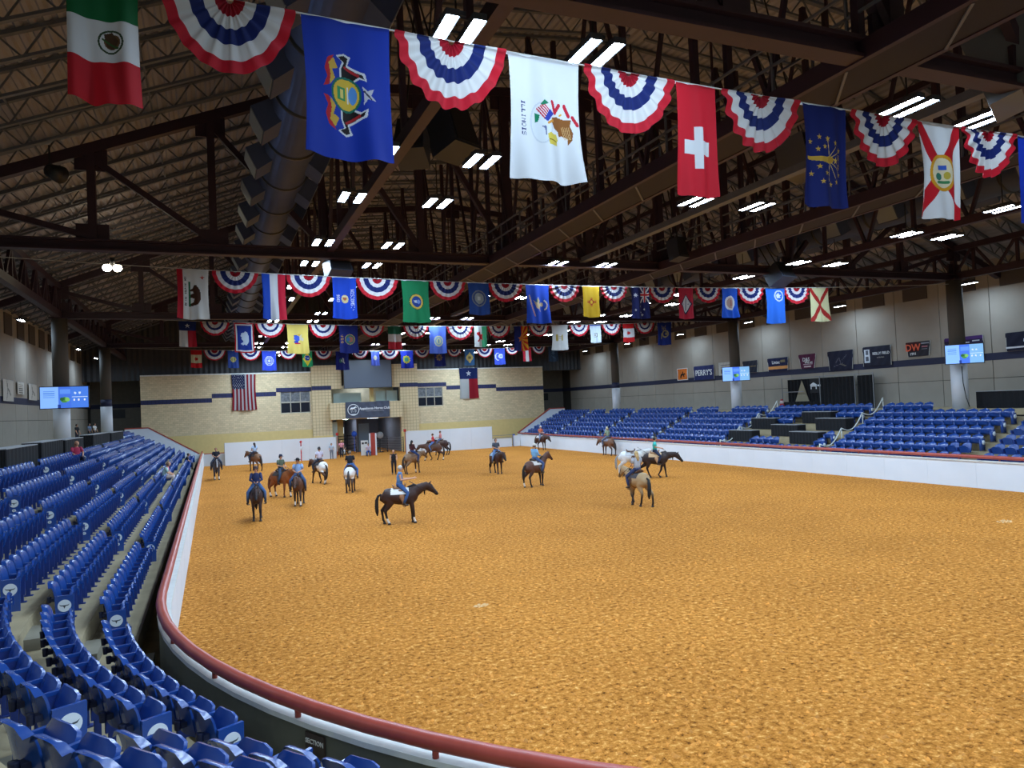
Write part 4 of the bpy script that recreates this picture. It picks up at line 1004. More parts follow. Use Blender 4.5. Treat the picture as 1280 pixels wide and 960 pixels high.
def d_navygold(a): a.text('OR', .3,.12,.34,.3,(190,176,110)).disc(.55,.5,.22,(190,176,120)).disc(.55,.5,.15,(40,56,120)).line(.3,.5,.3,.7,.08,(190,176,110)).star(.62,.5,.12,(200,190,130))
def d_goldc(a): a.disc(.5,.50,.26,(206,190,110)).disc(.5,.5,.16,(150,150,90)).line(.5,.34,.5,.62,.06,(210,200,130))
def d_ringw(a): a.ring(.5,.5,.33,.06,(220,226,240)).ring(.5,.5,.22,.05,(220,226,240)).disc(.5,.5,.09,(220,226,240))
def d_brazil(a): a.poly([(.5,.06),(.94,.5),(.5,.94),(.06,.5)],(236,206,60)).disc(.5,.42,.26,(40,70,150)).line(.28,.4,.7,.46,.04,W_)
def d_navyw(a): a.disc(.4,.5,.15,(70,130,110)).line(.55,.38,.62,.62,.06,(210,214,220)).line(.48,.5,.78,.5,.05,(210,214,220)).star(.45,.48,.14,(200,206,210))
def d_dot(a): a.disc(.5,.46,.24,(214,218,230)).disc(.5,.46,.12,(236,226,170))
def d_yseal(a): a.star(.45,.5,.34,(210,200,60),10,0,.75).disc(.45,.5,.17,(70,170,140))
def d_tanseal(a): a.star(.45,.45,.34,(150,120,80),8,0,.6).disc(.45,.45,.13,(90,80,80))
def d_delaware(a): a.poly([(.5,.18),(.90,.52),(.5,.86),(.10,.52)],(226,200,120)).disc(.5,.52,.16,(160,150,90)).rect(.42,.46,.58,.58,(120,90,60))
def d_crescent(a): a.disc(.35,.5,.30,(226,230,240)).disc(.44,.5,.28,(66,90,210)).disc(.6,.48,.2,(220,226,236)).disc(.62,.48,.1,(150,170,200))
def d_austria(a): a.rect(0,0,.33,1,(200,40,60)).rect(.33,0,.66,1,(232,228,226)).rect(.66,0,1,1,(200,40,60))
def d_greyblue(a): a.star(.5,.4,.3,(90,120,150),6).line(.3,.6,.7,.8,.1,(80,110,140))
def d_usa(a):
    for k in range(13): a.rect(k/13,0,(k+1)/13,1,(186,30,50) if k % 2 == 0 else (236,236,238))
    a.rect(0,0,.54,.40,(30,40,96))
    for j in range(9):
        for i in range(6 if j % 2 == 0 else 5): a.star(.045+.09*i+(0 if j % 2 == 0 else .045), .03+.043*j, .026, W_)
ROWS = [
 (9.5, lambda x: 9.62 + 0.0016*(x-13)**2*0.9, (130, 200), (88, 22), [
  (-1.40,-0.66,1.47,d_mexico,W_,'green white and red flag with brown eagle emblem'), (-.42,1.13), (1.2,2.34,1.78,d_penn,(26,56,170),'bright blue flag with black horses and gold crest'), (2.42,4.01),
  (4.05,5.19,1.77,d_illinois,W_,'white flag with brown eagle and striped shield'), (5.26,6.83), (6.9,7.66,1.75,d_swiss,(212,30,48),'red flag with white cross'), (7.78,9.37),
  (9.46,10.46,1.72,d_indiana,(22,36,110),'dark blue flag with gold torch and stars'), (10.55,12.13), (12.19,13.34,1.75,d_florida,W_,'white flag with red saltire and round seal'), (13.39,14.91), (15.03,16.17,1.75,d_plainblue,(26,60,190),'plain blue flag cut by the right picture edge')]),
 (28.3, lambda x: 9.74 + 0.0011*(x-15)**2, (48, 78), (66, 16), [
  (-1.01,.04,1.75,d_calif,(232,232,226),'white flag with brown bear and red edge band'), (.15,1.73), (1.84,2.69,1.68,d_nether,W_,'blue white and red upright-striped flag'), (2.72,4.34), (4.4,5.31,1.56,d_wisc,(24,72,200),'bright blue flag with small tan seal and white lettering'), (5.31,6.95),
  (7.08,8.19,1.65,d_wash,(30,140,90),'green flag with round gold-rimmed seal'), (8.26,9.75), (9.86,10.77,1.28,d_seal_grey,(36,74,150),'medium blue flag with large grey seal'), (10.77,12.29), (12.44,13.52,1.62,d_ndak,(30,80,205),'bright blue flag with tan eagle'), (13.56,14.99),
  (15.15,15.99,1.33,d_newmex,(236,190,30),'yellow flag with red sun symbol'), (16.07,17.42), (17.63,18.56,1.4,d_aus,(24,34,100),'navy flag with union cross corner and white stars'), (18.56,20.0), (20.17,20.98,1.42,d_ark,(206,44,70),'red flag with white diamond'), (21.12,22.54),
  (22.64,23.58,1.4,d_oval,(30,92,214),'bright blue flag with white oval'), (23.58,25.14), (25.24,26.49,1.72,d_emblem_tr,(40,110,220),'light blue flag with white emblem near the top'), (26.44,28.04), (28.1,29.32,1.7,d_saltire,(236,232,180),'pale yellow flag with red saltire')]),
 (47.1, lambda x: 10.14 + 0.0011*(x-15.5)**2, (30, 46), (44, 12), [
  (-1.66,-.71,1.5,d_texas,W_,'small flag of blue, white and red blocks with a star, far left'), (-.49,1.15), (1.38,2.52,1.78,d_wyo,(200,40,50),'red-bordered blue flag with white bison'), (2.61,4.35), (4.44,5.74,1.8,d_nj,(240,214,110),'pale yellow flag with blue and red crest'), (5.79,7.52),
  (7.62,8.83,1.75,d_kansas,(26,40,120),'navy flag with round seal and gold lettering'), (8.99,10.55), (10.76,11.66,1.5,d_italy,W_,'green white and red flag without emblem'), (11.82,13.51), (13.56,14.73,1.8,d_goldseal,(90,120,220),'lavender blue flag with pale round seal'), (14.79,16.67),
  (16.73,17.66,1.4,d_wales,W_,'white and green flag with red dragon'), (17.72,19.39), (19.69,20.73,1.72,d_ariz,(20,34,110),'blue flag with red and yellow rays'), (20.85,22.41), (22.6,23.88,1.75,d_whitegold,(226,228,226),'off-white flag with thin gold emblem'), (24.01,25.64),
  (25.7,26.57,1.3,d_whiteblue,(222,234,244),'pale flag with small dark square and blue top edge'), (26.7,28.33), (28.47,29.44,1.35,d_canada,W_,'red and white flag with maple leaf, third row'), (29.58,31.2), (31.49,32.79,1.7,d_navygold,(30,56,150),'navy flag with gold emblem, last on the right of the third row')]),
 (65.8, lambda x: 10.05 + 0.0010*(x-15.5)**2, (18, 26), (26, 8), [
  (-1.47,-.62,1.45,d_canada,(240,226,180),'red and cream flag with leaf, far left of the last row'), (-.5,1.23), (1.36,2.24,1.45,d_goldc,(46,74,150),'dull blue flag with gold seal'), (2.37,4.03), (4.1,5.27,1.65,d_ringw,(56,84,220),'blue flag with white ring emblem'), (5.54,7.0),
  (7.4,8.28,1.35,d_brazil,(40,150,90),'green flag with yellow diamond and blue disc'), (8.49,10.0), (10.28,11.48,1.65,d_navyw,(24,36,130),'navy flag with white cross-shaped emblem'), (11.76,13.19), (13.41,14.21,1.3,d_dot,(90,110,220),'small lavender flag with white dot'), (14.35,15.98),
  (16.13,17.33,1.6,d_yseal,(24,50,190),'royal blue flag with yellow seal'), (17.48,18.93), (19.32,20.41,1.5,d_tanseal,(24,36,120),'dark navy flag with faint tan emblem'), (20.64,21.99), (22.3,23.35,1.5,d_delaware,(60,110,160),'teal blue flag with buff diamond'), (23.51,25.23),
  (25.31,26.47,1.55,d_crescent,(66,90,210),'blue flag with white crescent emblem'), (26.56,27.91), (28.33,29.27,1.35,d_austria,W_,'red white and red upright-striped flag'), (29.36,30.84), (31.1,32.16,1.5,d_greyblue,(50,70,96),'grey-blue crumpled flag, far right of the last row')])]
def make_flag(x0, x1, y, ztop, h, fn, base, lab, res, seed, group):
    w = x1-x0; nx, ny = res; a = Art(w, h, nx, ny, base); fn(a)
    r = np.random.RandomState(seed); p1, p2, p3 = r.rand(3)*6.28; am = 0.04+0.035*r.rand(); lean = 0.04*(r.rand()-.3)
    def f(i, j):
        u = i/nx; v = j/ny
        pinch = 1 - 0.06*math.sin(PI*v)*(1 if w > 0.8 else 0.6) + 0.02*v
        xx = (u-.5)*w*pinch + lean*v
        yy = am*(0.25+v)*(math.sin(u*9+p1+v*1.3)+0.5*math.sin(u*17+p2-v*2)) + 0.05*v*math.sin(v*3+p3)
        return (xx, yy, ztop(x0+u*w)-ztop((x0+x1)/2) - v*h - 0.04*math.sin(PI*u)*v)
    b = MB(); b.grid(f, nx, ny, flip=True)
    t = empty('flag', ((x0+x1)/2, y-0.03, ztop((x0+x1)/2)-0.02)); tag(t, lab, 'flag', group)
    b.build('flag_cloth', CLOTH, t, colors=a.colors())
    hb_ = MB(); hb_.tube([(-w/2, 0.03, ztop(x0)-ztop((x0+x1)/2)+0.0), (w/2, 0.03, ztop(x1)-ztop((x0+x1)/2)+0.0)], [0.018, 0.018], 6); hb_.build('top_sleeve', mat('sleeve_white', (200, 200, 204), 0.6), t)
def bunting_mesh(nt, nr, seed):
    """pleated half-round fan, unit width 1 and drop 0.55"""
    r = np.random.RandomState(seed); P = r.rand(6)*6.28
    b = MB(); cols = []
    RC = [(0.24, lin((176,24,44))), (0.42, lin((234,232,230))), (0.62, lin((30,44,110))), (0.84, lin((234,232,230))), (1.01, lin((206,34,52)))]
    def f(i, j):
        th = PI*i/nt; q = 0.06+0.94*j/nr
        pl = 0.045*(0.3+0.7*q)*math.sin(th*18+0.7*math.sin(th*3+P[0])) + 0.05*q*math.sin(th*2+P[1])
        rr = q*(1+0.012*math.sin(th*18+P[2])*q)
        sx = -math.cos(th)*rr*0.5; sz = -(max(0, math.sin(th))**1.12)*rr*0.56
        return (sx, pl, sz)
    b.grid(f, nt, nr)
    for j in range(nr):
        q = 0.06+0.94*(j+.5)/nr
        c = [cc for lim, cc in RC if q < lim][0]
        cols += [c]*nt
    return b.mesh('bunting_fan', CLOTH, cols)
for ri, (y, zf, res, bres, items) in enumerate(ROWS):
    bm = [bunting_mesh(bres[0], bres[1], 10*ri+k) for k in range(2)]
    rown = ('nearest', 'second', 'third', 'farthest')[ri]
    nm = [it[5] if len(it) > 2 else None for it in items]
    for k, it in enumerate(items):
        if len(it) > 2:
            make_flag(it[0], it[1], y, zf, it[2], it[3], it[4], it[5]+(' hanging in the %s flag row' % rown if len(it[5].split()) < 10 else ''), res, 100*ri+k, 'flags on the %s cable' % rown)
        else:
            x0, x1 = it; w = x1-x0; xm = (x0+x1)/2
            def short(s): w_ = s.replace(' of', '').split()[:6]; return ' '.join(w_[:w_.index('with')] + w_[w_.index('with'):] if 'with' in w_ and w_[-1] != 'with' else [q for q in w_ if q != 'with'])
            L = nm[k-1] if k else None; Rr = nm[k+1] if k+1 < len(nm) else None
            lab = 'half-round striped bunting right of the %s, %s row' % (short(L), rown)
            t = empty('bunting', (xm, y-0.02, zf(xm)-0.005)); tag(t, lab[:150], 'bunting', 'buntings on the %s cable' % rown)
            o = link('bunting_fan', bm[k//2 % 2], t); o.scale = (w, 1, w*(1.05 if ri == 0 else 0.9)); o.rotation_euler = (0, -math.atan2(zf(x1)-zf(x0), w), 0)
    cb = MB(); xs_ = [-7.5+0.5*k for k in range(93)]
    cb.tube([(xx, 0, zf(xx)) for xx in xs_], [0.014]*len(xs_), 5)
    tag(cb.build('flag_cable', mat('cable_grey', (170, 168, 160), 0.4), None, (0, y, 0)), 'thin cable carrying the %s row of flags' % rown, 'cable')
FZ = lambda x: 8.95
make_flag(1.95, 4.3, 79.85, FZ, 3.65, d_usa, W_, 'large striped flag with starred blue corner on the brick end wall', (52, 90), 901, 'wall flags')
make_flag(26.35, 28.6, 79.85, lambda x: 9.1, 3.5, d_texas, W_, 'large blue white and red flag with one star on the end wall', (46, 70), 902, 'wall flags')

# ---------------------------------------------------------------- banners on the side walls
def wall_banner(y0, y1, z0, z1, base, lab, paint=None, words=(), taper=0.0, xw=XR_WALL-0.12):
    """hung flat on the right wall; seen from the arena the larger y is on the left"""
    w = abs(y1-y0); h = z1-z0; yc = (y0+y1)/2
    t = empty('wall_banner', (xw, yc, z0), -PI/2); tag(t, lab, 'banner', 'sponsor banners on the right wall')
    nx, ny = 40, 22; a = Art(w, h, nx, ny, base)
    if paint: paint(a)
    b = MB(); b.grid(lambda i, j: ((i/nx-.5)*w*(1-taper*j/ny), -0.02-0.012*math.sin(i*0.6+j*.4), h*(1-j/ny)-0.06*(i/nx-.5)*0), nx, ny, flip=True)
    b.build('banner_sheet', PRINT, t, colors=a.colors())
    for body, size, dx, dz, m in words: letters(t, body, size, (dx*w, -0.05, dz*h), m)
    b = MB()
    for s in (-1, 1): b.bar((s*w*0.49, 0.0, h), (s*w*0.49*(1-taper), -0.01, 0.0), 0.05, 0.02)
    b.build('side_tape', mat('tape_white', (206, 206, 200), 0.6), t)
OR = mat('lettering_orange', (226, 96, 60), 0.6); GR = mat('lettering_grey', (150, 152, 150), 0.6); GD = mat('lettering_gold', (206, 176, 110), 0.6)
wall_banner(60.3, 58.6, 6.3, 7.45, (222,120,44), 'small orange banner with a dark horse and rider', lambda a: a.rect(0,0,1,.06,W_).rect(0,.94,1,1,W_).rect(0,0,.05,1,W_).rect(.95,0,1,1,W_).poly([(.28,.7),(.36,.46),(.5,.44),(.52,.28),(.58,.3),(.58,.46),(.72,.42),(.78,.52),(.68,.54),(.66,.76),(.62,.76),(.58,.6),(.44,.62),(.36,.82),(.32,.82)],(40,28,24)))
wall_banner(57.6, 54.6, 6.2, 7.5, (38,46,96), 'navy banner lettered in tall white capitals', None, (("PERRY'S", 0.72, 0, .48, WL),))
wall_banner(53.9, 52.1, 6.45, 7.6, (196,194,186), 'pale grey banner with small faint lines of print', lambda a: a.rect(.12,.2,.9,.28,(150,150,150)).rect(.12,.36,.9,.42,(150,150,150)).rect(.15,.55,.25,.85,(90,90,90)).rect(.35,.6,.9,.68,(140,140,140)).rect(.35,.76,.9,.8,(150,150,150)))
wall_banner(50.7, 48.8, 6.5, 7.5, (40,44,58), 'dark banner partly behind the column screen, gold line', lambda a: a.rect(.3,.45,.9,.52,(150,126,80)), taper=.12)
wall_banner(47.65, 45.3, 6.45, 7.5, (26,30,64), 'navy banner with white word and orange lower band', lambda a: a.rect(0,.62,1,.86,(216,150,86)).rect(.62,.2,.86,.38,(120,110,80)), (('Lintec', 0.36, -.08, .66, WL),), .06)
wall_banner(44.2, 42.4, 6.45, 7.55, (88,34,66), 'maroon banner with white script, narrowing downward', lambda a: a.rect(.2,.68,.85,.72,(200,180,190)).rect(.25,.84,.75,.9,(210,196,200)), (('D&S', 0.4, -.05, .62, WL), ('Wel on', 0.26, .08, .42, WL)), .25)
wall_banner(41.3, 38.9, 6.15, 7.55, (30,32,52), 'near-black banner with faint grey horse sketch', lambda a: a.line(.3,.62,.45,.35,.025,(84,84,96)).line(.45,.35,.5,.7,.025,(84,84,96)).line(.2,.8,.6,.66,.02,(84,84,96)).line(.55,.5,.75,.25,.02,(84,84,96)).line(.5,.7,.7,.8,.03,(110,104,90)), (), .12)
wall_banner(38.1, 35.8, 6.25, 7.6, (34,36,52), 'charcoal banner with white block and grey capitals', lambda a: a.rect(.05,.12,.25,.8,(206,214,224)).rect(.11,.2,.19,.42,(90,96,110)).rect(.11,.52,.19,.72,(90,96,110)).rect(.1,.9,.8,.93,(120,126,130)), (('KELLY FIELD', 0.25, .16, .62, WL), ('at the barn', 0.13, .14, .42, GR)))
wall_banner(34.65, 32.85, 6.65, 7.6, (46,44,52), 'dark banner with red letters and white number', lambda a: a.rect(0,.0,.55,.62,(70,28,30)).rect(.62,.1,.95,.2,(150,150,160)).rect(.66,.34,.9,.4,(170,110,120)).rect(.66,.5,.9,.56,(120,120,130)), (('DW', 0.62, -.2, .60, OR), ('1991', 0.24, -.2, .18, WL)), .15)
wall_banner(31.9, 29.4, 6.15, 7.6, (40,32,60), 'purple-black banner behind the near column and screen', lambda a: a.rect(0,.0,1,.12,(70,40,100)).line(.1,.3,.9,.2,.02,(190,190,200)).rect(0,.3,.2,.34,(190,190,200)).rect(0,.62,.2,.66,(190,190,200)))
wall_banner(28.1, 25.2, 6.5, 7.55, (22,24,44), 'navy banner with white line at the right picture edge', lambda a: a.rect(0,.76,1,.88,(206,208,214)), (('DUCHESSE', 0.24, .05, .52, WL),))
# posters on the left wall
for k, (y0, y1, z0, z1, lab) in enumerate(((51.4, 53.9, 6.2, 7.5, 'large pale poster with a grey figure sketch on the left wall'), (54.9, 56.7, 6.72, 7.5, 'small pale poster with dark lines on the left wall'), (58.0, 60.5, 6.4, 7.5, 'greyish poster beside the left column screen'))):
    t = empty('wall_poster', (XL_WALL+0.12, (y0+y1)/2, z0), PI/2); tag(t, lab, 'poster')
    w, h = y1-y0, z1-z0; a = Art(w, h, 24, 24, (196,190,180)); 
    (a.line(.4,.1,.45,.5,.06,(120,116,112)).line(.45,.5,.35,.9,.05,(120,116,112)).line(.45,.4,.7,.7,.06,(130,126,120)) if k != 1 else [a.rect(.15,.2+.16*q,.85,.27+.16*q,(100,96,92)) for q in range(5)])
    b = MB(); b.grid(lambda i, j: ((i/24-.5)*w, -0.02-0.01*math.sin(i*.5), h*(1-j/24)), 24, 24, flip=True); b.build('poster_sheet', PRINT, t, colors=a.colors())
    b = MB(); b.bar((-w/2, 0, h), (w/2, 0, h), 0.03); b.build('top_batten', STEEL, t)

# ---------------------------------------------------------------- screens on the columns
def tv(x, y, z, w, h, rz, lab, flip=False):
    t = empty('hanging_screen', (x, y, z), rz); tag(t, lab, 'screen', 'lit screens on the columns')
    b = MB(); b.box(-w/2-0.04, w/2+0.04, 0, 0.1, -h/2-0.04, h/2+0.04); b.build('bezel', BLACK, t)
    a = Art(w, h, 64, 36, (130,176,240)); a.rect(.38,0,.64,1,(66,110,214)).rect(.64,0,1,1,(120,170,214) if flip else (70,120,216))
    for k in range(4): a.rect(.06,.2+.09*k,.30,.23+.09*k,(80,130,210))
    a.ell(.5,.62,.08,.07,(70,130,60)).ell(.45,.58,.05,.04,(40,90,50)).ell(.56,.6,.05,.05,(120,180,90)).rect(.36,.82,.42,1,(30,56,130)).rect(.40,.12,.62,.34,(90,140,230)).disc(.72,.3,.025,(200,220,245)).disc(.82,.3,.025,(200,220,245)).rect(.66,.48,.98,.50,(190,212,240)).disc(.7,.62,.02,W_).disc(.8,.62,.02,W_).disc(.92,.62,.02,W_)
    b = MB(); b.grid(lambda i, j: ((i/64-.5)*w, -0.005, h*(.5-j/36)), 64, 36, False, flip=True); b.build('picture', SCREEN, t, colors=a.colors())
    b = MB(); b.bar((0, 0.1, 0), (0, 1.15 if flip else 0.6, 0), 0.1); b.build('bracket', BLACK, t)
tv(-7.42, 46.3, 6.13, 2.28, 1.15, 0.0, 'lit blue screen with green picture hanging before the left column')
tv(MIR+6.6, 27.2, 6.35, 1.75, 1.0, -0.95, 'lit blue screen on the nearest right column', True)
tv(MIR+6.75, 46.0, 6.3, 2.0, 1.05, -0.75, 'lit blue screen on the middle right column', True)
b = MB(); b.tube([(MIR+7.1, 27.75, 5.7), (MIR+7.2, 27.8, 4.8), (MIR+7.1, 27.6, 4.0), (MIR+6.9, 27.3, 3.5)], [0.025]*4, 6); tag(b.build('screen_cable', BLACK), 'black cable drooping down the nearest right column', 'cable')

# ---------------------------------------------------------------- skirted tables
def skirt_table(x, y, z, L, D, H, rz, lab, group):
    t = empty('skirted_table', (x, y, z), rz); tag(t, lab, 'table', group)
    b = MB(); b.box(-L/2, L/2, -D/2, D/2, H-0.03, H); b.build('table_top', mat('table_top', (150, 150, 152), 0.5), t)
    b = MB(); n = 72; per = []
    for k in range(n):
        s = k/n*4; q = s % 1; e = int(s); A_ = [(-L/2,-D/2),(L/2,-D/2),(L/2,D/2),(-L/2,D/2),(-L/2,-D/2)]
        px = A_[e][0]+(A_[e+1][0]-A_[e][0])*q; py = A_[e][1]+(A_[e+1][1]-A_[e][1])*q
        o = 0.025*(k % 2); nx_, ny_ = ((0,-1),(1,0),(0,1),(-1,0))[e]; per.append((px+nx_*o, py+ny_*o))
    vs_ = [(px, py, 0.01) for px, py in per] + [(px*0.995, py*0.995, H-0.03) for px, py in per]
    b.add(vs_, [(k, (k+1) % n, n+(k+1) % n, n+k) for k in range(n)]); b.build('skirt', BLACKCLOTH, t)
for k, (x, y, i, lab) in enumerate(((34.35,41.3,2,'black-skirted table low on the left of the table block'), (35.95,40.75,4,'black-skirted table high on the left of the table block'), (35.15,37.9,3,'black-skirted table in the middle of the table block'), (36.75,36.7,5,'uppermost black-skirted table of the table block'), (35.95,34.75,4,'black-skirted table high on the right of the table block'), (34.35,35.4,2,'black-skirted table low on the right of the table block'))):
    skirt_table(x, y, floor_z(i), 2.4, 0.72, 0.78, PI/2, lab, 'tables among the right seats')
skirt_table(39.6, 26.3, ZCON, 3.0, 0.8, 0.95, PI/2, 'long black-skirted table on the right concourse', 'concourse tables')
for k, (y, L) in enumerate(((31.6, 4.8), (37.0, 4.6), (42.5, 5.2), (52.4, 7.5), (60.6, 7.2))):
    skirt_table(-6.75, y, floor_z(6), L, 0.7, 0.98+0.05*(k % 2), PI/2, 'long black-skirted table on the left concourse, %s from the camera' % ORD[k], 'concourse tables')
# pipe-and-drape booth at the right wall
t = empty('drape_booth', (XR_WALL-0.9, 41, ZCON)); tag(t, 'black pipe-and-drape booth against the right wall', 'booth')
def drape(y0, y1, h, nm, x=0.0):
    b = MB(); n = max(8, int(abs(y1-y0)*14)); b.grid(lambda i, j: (x+0.06*math.sin(i*1.3), y0+(y1-y0)*i/n, h*j), n, 1); b.build(nm, BLACKCLOTH, t)
drape(-2.7, 0.3, 2.3, 'drape'); drape(0.45, 4.2, 2.3, 'drape', 0.55); drape(-4.3, -2.85, 2.3, 'drape', 0.1); drape(0.4, 4.2, 0.6, 'table_drape', -0.35)
b = MB(); b.prism([(1.95, 0.6), (3.35, 0.6), (2.6, 2.2)], 0.38, 0.42, 'x'); b.build('tent_panel', mat('beige_panel', (150, 140, 116), 0.8), t)
b = MB(); b.add([(0.47,0.4,1.2),(0.47,1.9,1.2),(0.47,1.9,2.3),(0.47,0.4,2.3)],[(0,1,2,3)]); b.build('sign_panel', mat('booth_sign', (20, 22, 28), 0.7), t)
b = MB(); b.tube([(0.45,1.2,1.75),(0.45,1.5,1.85),(0.45,1.8,1.75)], [(.02,.1),(.02,.16),(.02,.1)], 8, side=(1,0,0)); b.box(0.43,0.46,1.2,1.27,1.5,1.75); b.box(0.43,0.46,1.7,1.77,1.5,1.75); b.box(0.43,0.46,0.5,1.1,1.7,1.82); b.build('white_horse_sign', WL, t)
for yy in (-4.35, -2.8, 0.38, 4.25): b = MB(); b.bar((-0.05, yy, 0), (-0.05, yy, 2.45), 0.05); b.build('pole', STEEL, t)
b = MB(); b.bar((-0.05, -4.35, 2.42), (-0.05, 4.25, 2.42), 0.04); b.build('crossbar', STEEL, t); b = MB(); b.bar((-0.05, 2.0, 1.35), (-0.05, 4.1, 1.35), 0.05); b.build('crossbar', STEEL, t)
t = empty('red_dispenser', (39.6, 43.2, ZCON)); tag(t, 'small red upright dispenser beside the black booth', 'dispenser')
b = MB(); b.cyl((0,0,0), (0,0,0.5), 0.2, 14, 0.15); b.build('body', mat('dispenser_red', (170, 34, 44), 0.4), t); b = MB(); b.ball((0,0,0.62), 0.16, 12, 8); b.build('globe', mat('globe_pale', (200, 180, 180), 0.3), t); b = MB(); b.cyl((0,0,0.74), (0,0,0.84), 0.1, 12); b.build('lid', _M['dispenser_red'], t)
# rope barriers along the aisles beside the table block
for (yy, nm) in ((33.0, 'right'), (42.1, 'left')):
    t = empty('rope_barrier', (32.9, yy, floor_z(0))); tag(t, 'white rope barrier climbing the aisle on the %s of the table block' % nm, 'rope')
    pts = []
    for k in range(4):
        xx = k*1.75; zz = RISE*xx/TREAD
        b = MB(); b.cyl((xx,0,zz-0.05), (xx,0,zz+0.95), 0.03, 8); b.cyl((xx,0,zz-0.06), (xx,0,zz), 0.12, 10); b.build('post', LEDGE, t)
        pts.append((xx, zz+0.92))
    for k in range(3):
        (xa, za), (xb, zb) = pts[k], pts[k+1]; b = MB()
        b.tube([(xa+(xb-xa)*q/8, 0, za+(zb-za)*q/8-0.5*math.sin(PI*q/8)) for q in range(9)], [0.035]*9, 6); b.build('rope', LEDGE, t)
# ---------------------------------------------------------------- horses
def lerp(a, b, t): return a+(b-a)*t
def mix(a, b, t): t = max(0, min(1, t)); return tuple(x+(y-x)*t for x, y in zip(a, b))
def make_horse(name, pos, heading, coat, lab, head=0.0, gait=None, turn=0.0, socks=(), scale=1.0, tack=True, pad=(60,50,46), saddle=(92,60,38)):
    """local frame: +x forward, z up. head: -1 low .. 1 high; gait: forward offsets of the hooves (FL, FR, HL, HR); turn: neck bend to the left (+)"""
    g = gait or (0.0, 0.05, 0.0, -0.10)
    b = MB()
    body = [(-.80,1.20,.06,.05),(-.76,1.16,.20,.15),(-.66,1.14,.28,.23),(-.50,1.15,.315,.275),(-.30,1.14,.31,.285),(-.08,1.10,.315,.29),(.14,1.09,.325,.285),(.34,1.11,.34,.25),(.48,1.14,.33,.22),(.60,1.15,.27,.19),(.70,1.15,.15,.11)]
    b.tube([(x,0,z) for x,z,_,_ in body], [(w*1.13,h*1.03) for _,_,h,w in body], 16)
    b.tube([(.30,0,1.38),(.12,0,1.40),(.0,0,1.38)], [(.08,.06),(.10,.07),(.08,.05)], 8)          # withers
    # neck and head
    px = lerp(1.16, .96, max(0, head)) if head >= 0 else lerp(1.16, 1.28, -head)
    pz = lerp(1.50, 1.92, head) if head >= 0 else lerp(1.50, 1.05, -head)
    py = turn*0.45; px -= abs(turn)*0.18
    N0 = Vector((.46,0,1.20)); N3 = Vector((px,py,pz)); N1 = Vector((.66,py*.15,lerp(1.20,pz,.32)+.03)); N2 = Vector((lerp(.66,px,.55),py*.5,lerp(1.20,pz,.70)+.03))
    b.tube([N0,N1,N2,N3], [(.19,.30),(.15,.235),(.11,.175),(.095,.145)], 12)
    ang = lerp(-0.95, -0.62, (head+1)/2); hd = Vector((math.cos(ang)*math.cos(turn*.9), math.cos(ang)*math.sin(turn*.9), math.sin(ang)))
    up = Vector((-math.sin(ang)*math.cos(turn*.9), -math.sin(ang)*math.sin(turn*.9), math.cos(ang)))
    side = up.cross(hd)
    H = [N3-hd*.07, N3+hd*.08-up*.03, N3+hd*.24-up*.04, N3+hd*.40-up*.03, N3+hd*.52-up*.035, N3+hd*.575-up*.04]
    b.tube(H, [(.08,.10),(.105,.155),(.09,.125),(.066,.085),(.062,.075),(.04,.045)], 12, side=side)
    for s in (-1, 1):
        b.tube([N3+side*s*.055+up*.07, N3+side*s*.07+up*.16-hd*.01, N3+side*s*.066+up*.225], [.035,.03,.006], 6)
    # legs
    def leg(pts, rad): b.tube(pts, rad, 9, side=(0,1,0))
    for s, gx in ((1, g[0]), (-1, g[1])):
        y = s*.145; lift = max(0, abs(gx)-.22)*.25 if gx > 0 else 0
        K = (.44+gx*.62, y, .50+lift*.5); Fk = (.43+gx*.97-(.10 if gx < -.15 else 0), y, .16+lift*.8); Hf = (.45+gx, y*1.02, .02+lift)
        leg([(.40,y*.85,1.18),(.42,y,.95),(.425+gx*.25,y,.78),(K[0]-.005,y,K[2]+.06),K,(lerp(K[0],Fk[0],.5),y,lerp(K[2],Fk[2],.5)),Fk,(lerp(Fk[0],Hf[0],.6)+.02,y,.09+lift),(Hf[0],y,.0+lift)],
            [(.11,.17),(.105,.14),(.085,.10),(.064,.066),(.064,.068),(.045,.05),(.046,.05),(.044,.05),(.056,.066)])
    for s, gx in ((1, g[2]), (-1, g[3])):
        y = s*.155
        HK = (-.74+gx*.72, y, .56); FT = (-.69+gx*.96, y, .17); HF = (-.64+gx, y*1.03, .02)
        leg([(-.50,y*.8,1.22),(-.50,y,1.02),(-.46+gx*.15,y,.86),(-.60+gx*.45,y,.70),HK,(lerp(HK[0],FT[0],.5),y,.37),FT,(lerp(FT[0],HF[0],.6)+.02,y,.10),(HF[0],y,.0)],
            [(.16,.26),(.155,.23),(.125,.175),(.085,.11),(.061,.078),(.047,.052),(.048,.054),(.046,.05),(.058,.068)])
    me = remesh(b, 0.026, 'body', 5)
    set_vert_colors(me, coat)
    me.materials.append(COAT)
    t = empty(name, (pos[0], pos[1], 0), heading); t.scale = (scale,)*3
    tag(t, lab, 'horse', 'ridden horses in the arena')
    link('body', me, t)
    hair = coat.hair; hm = mat('horse_hair_%d_%d_%d' % hair, hair, 0.7, var=0.3, scale=20)
    tb = MB(); sw = 0.05*math.sin(pos[0]*3)
    tb.tube([(-.78,0,1.24),(-.90,0,1.18),(-.97,sw*.3,1.00),(-.98,sw*.6,.75),(-.97,sw,.52),(-.96,sw,.36)], [(.04,.04),(.05,.05),(.075,.07),(.085,.08),(.07,.07),(.02,.02)], 10); tb.build('tail', hm, t)
    mn = MB()
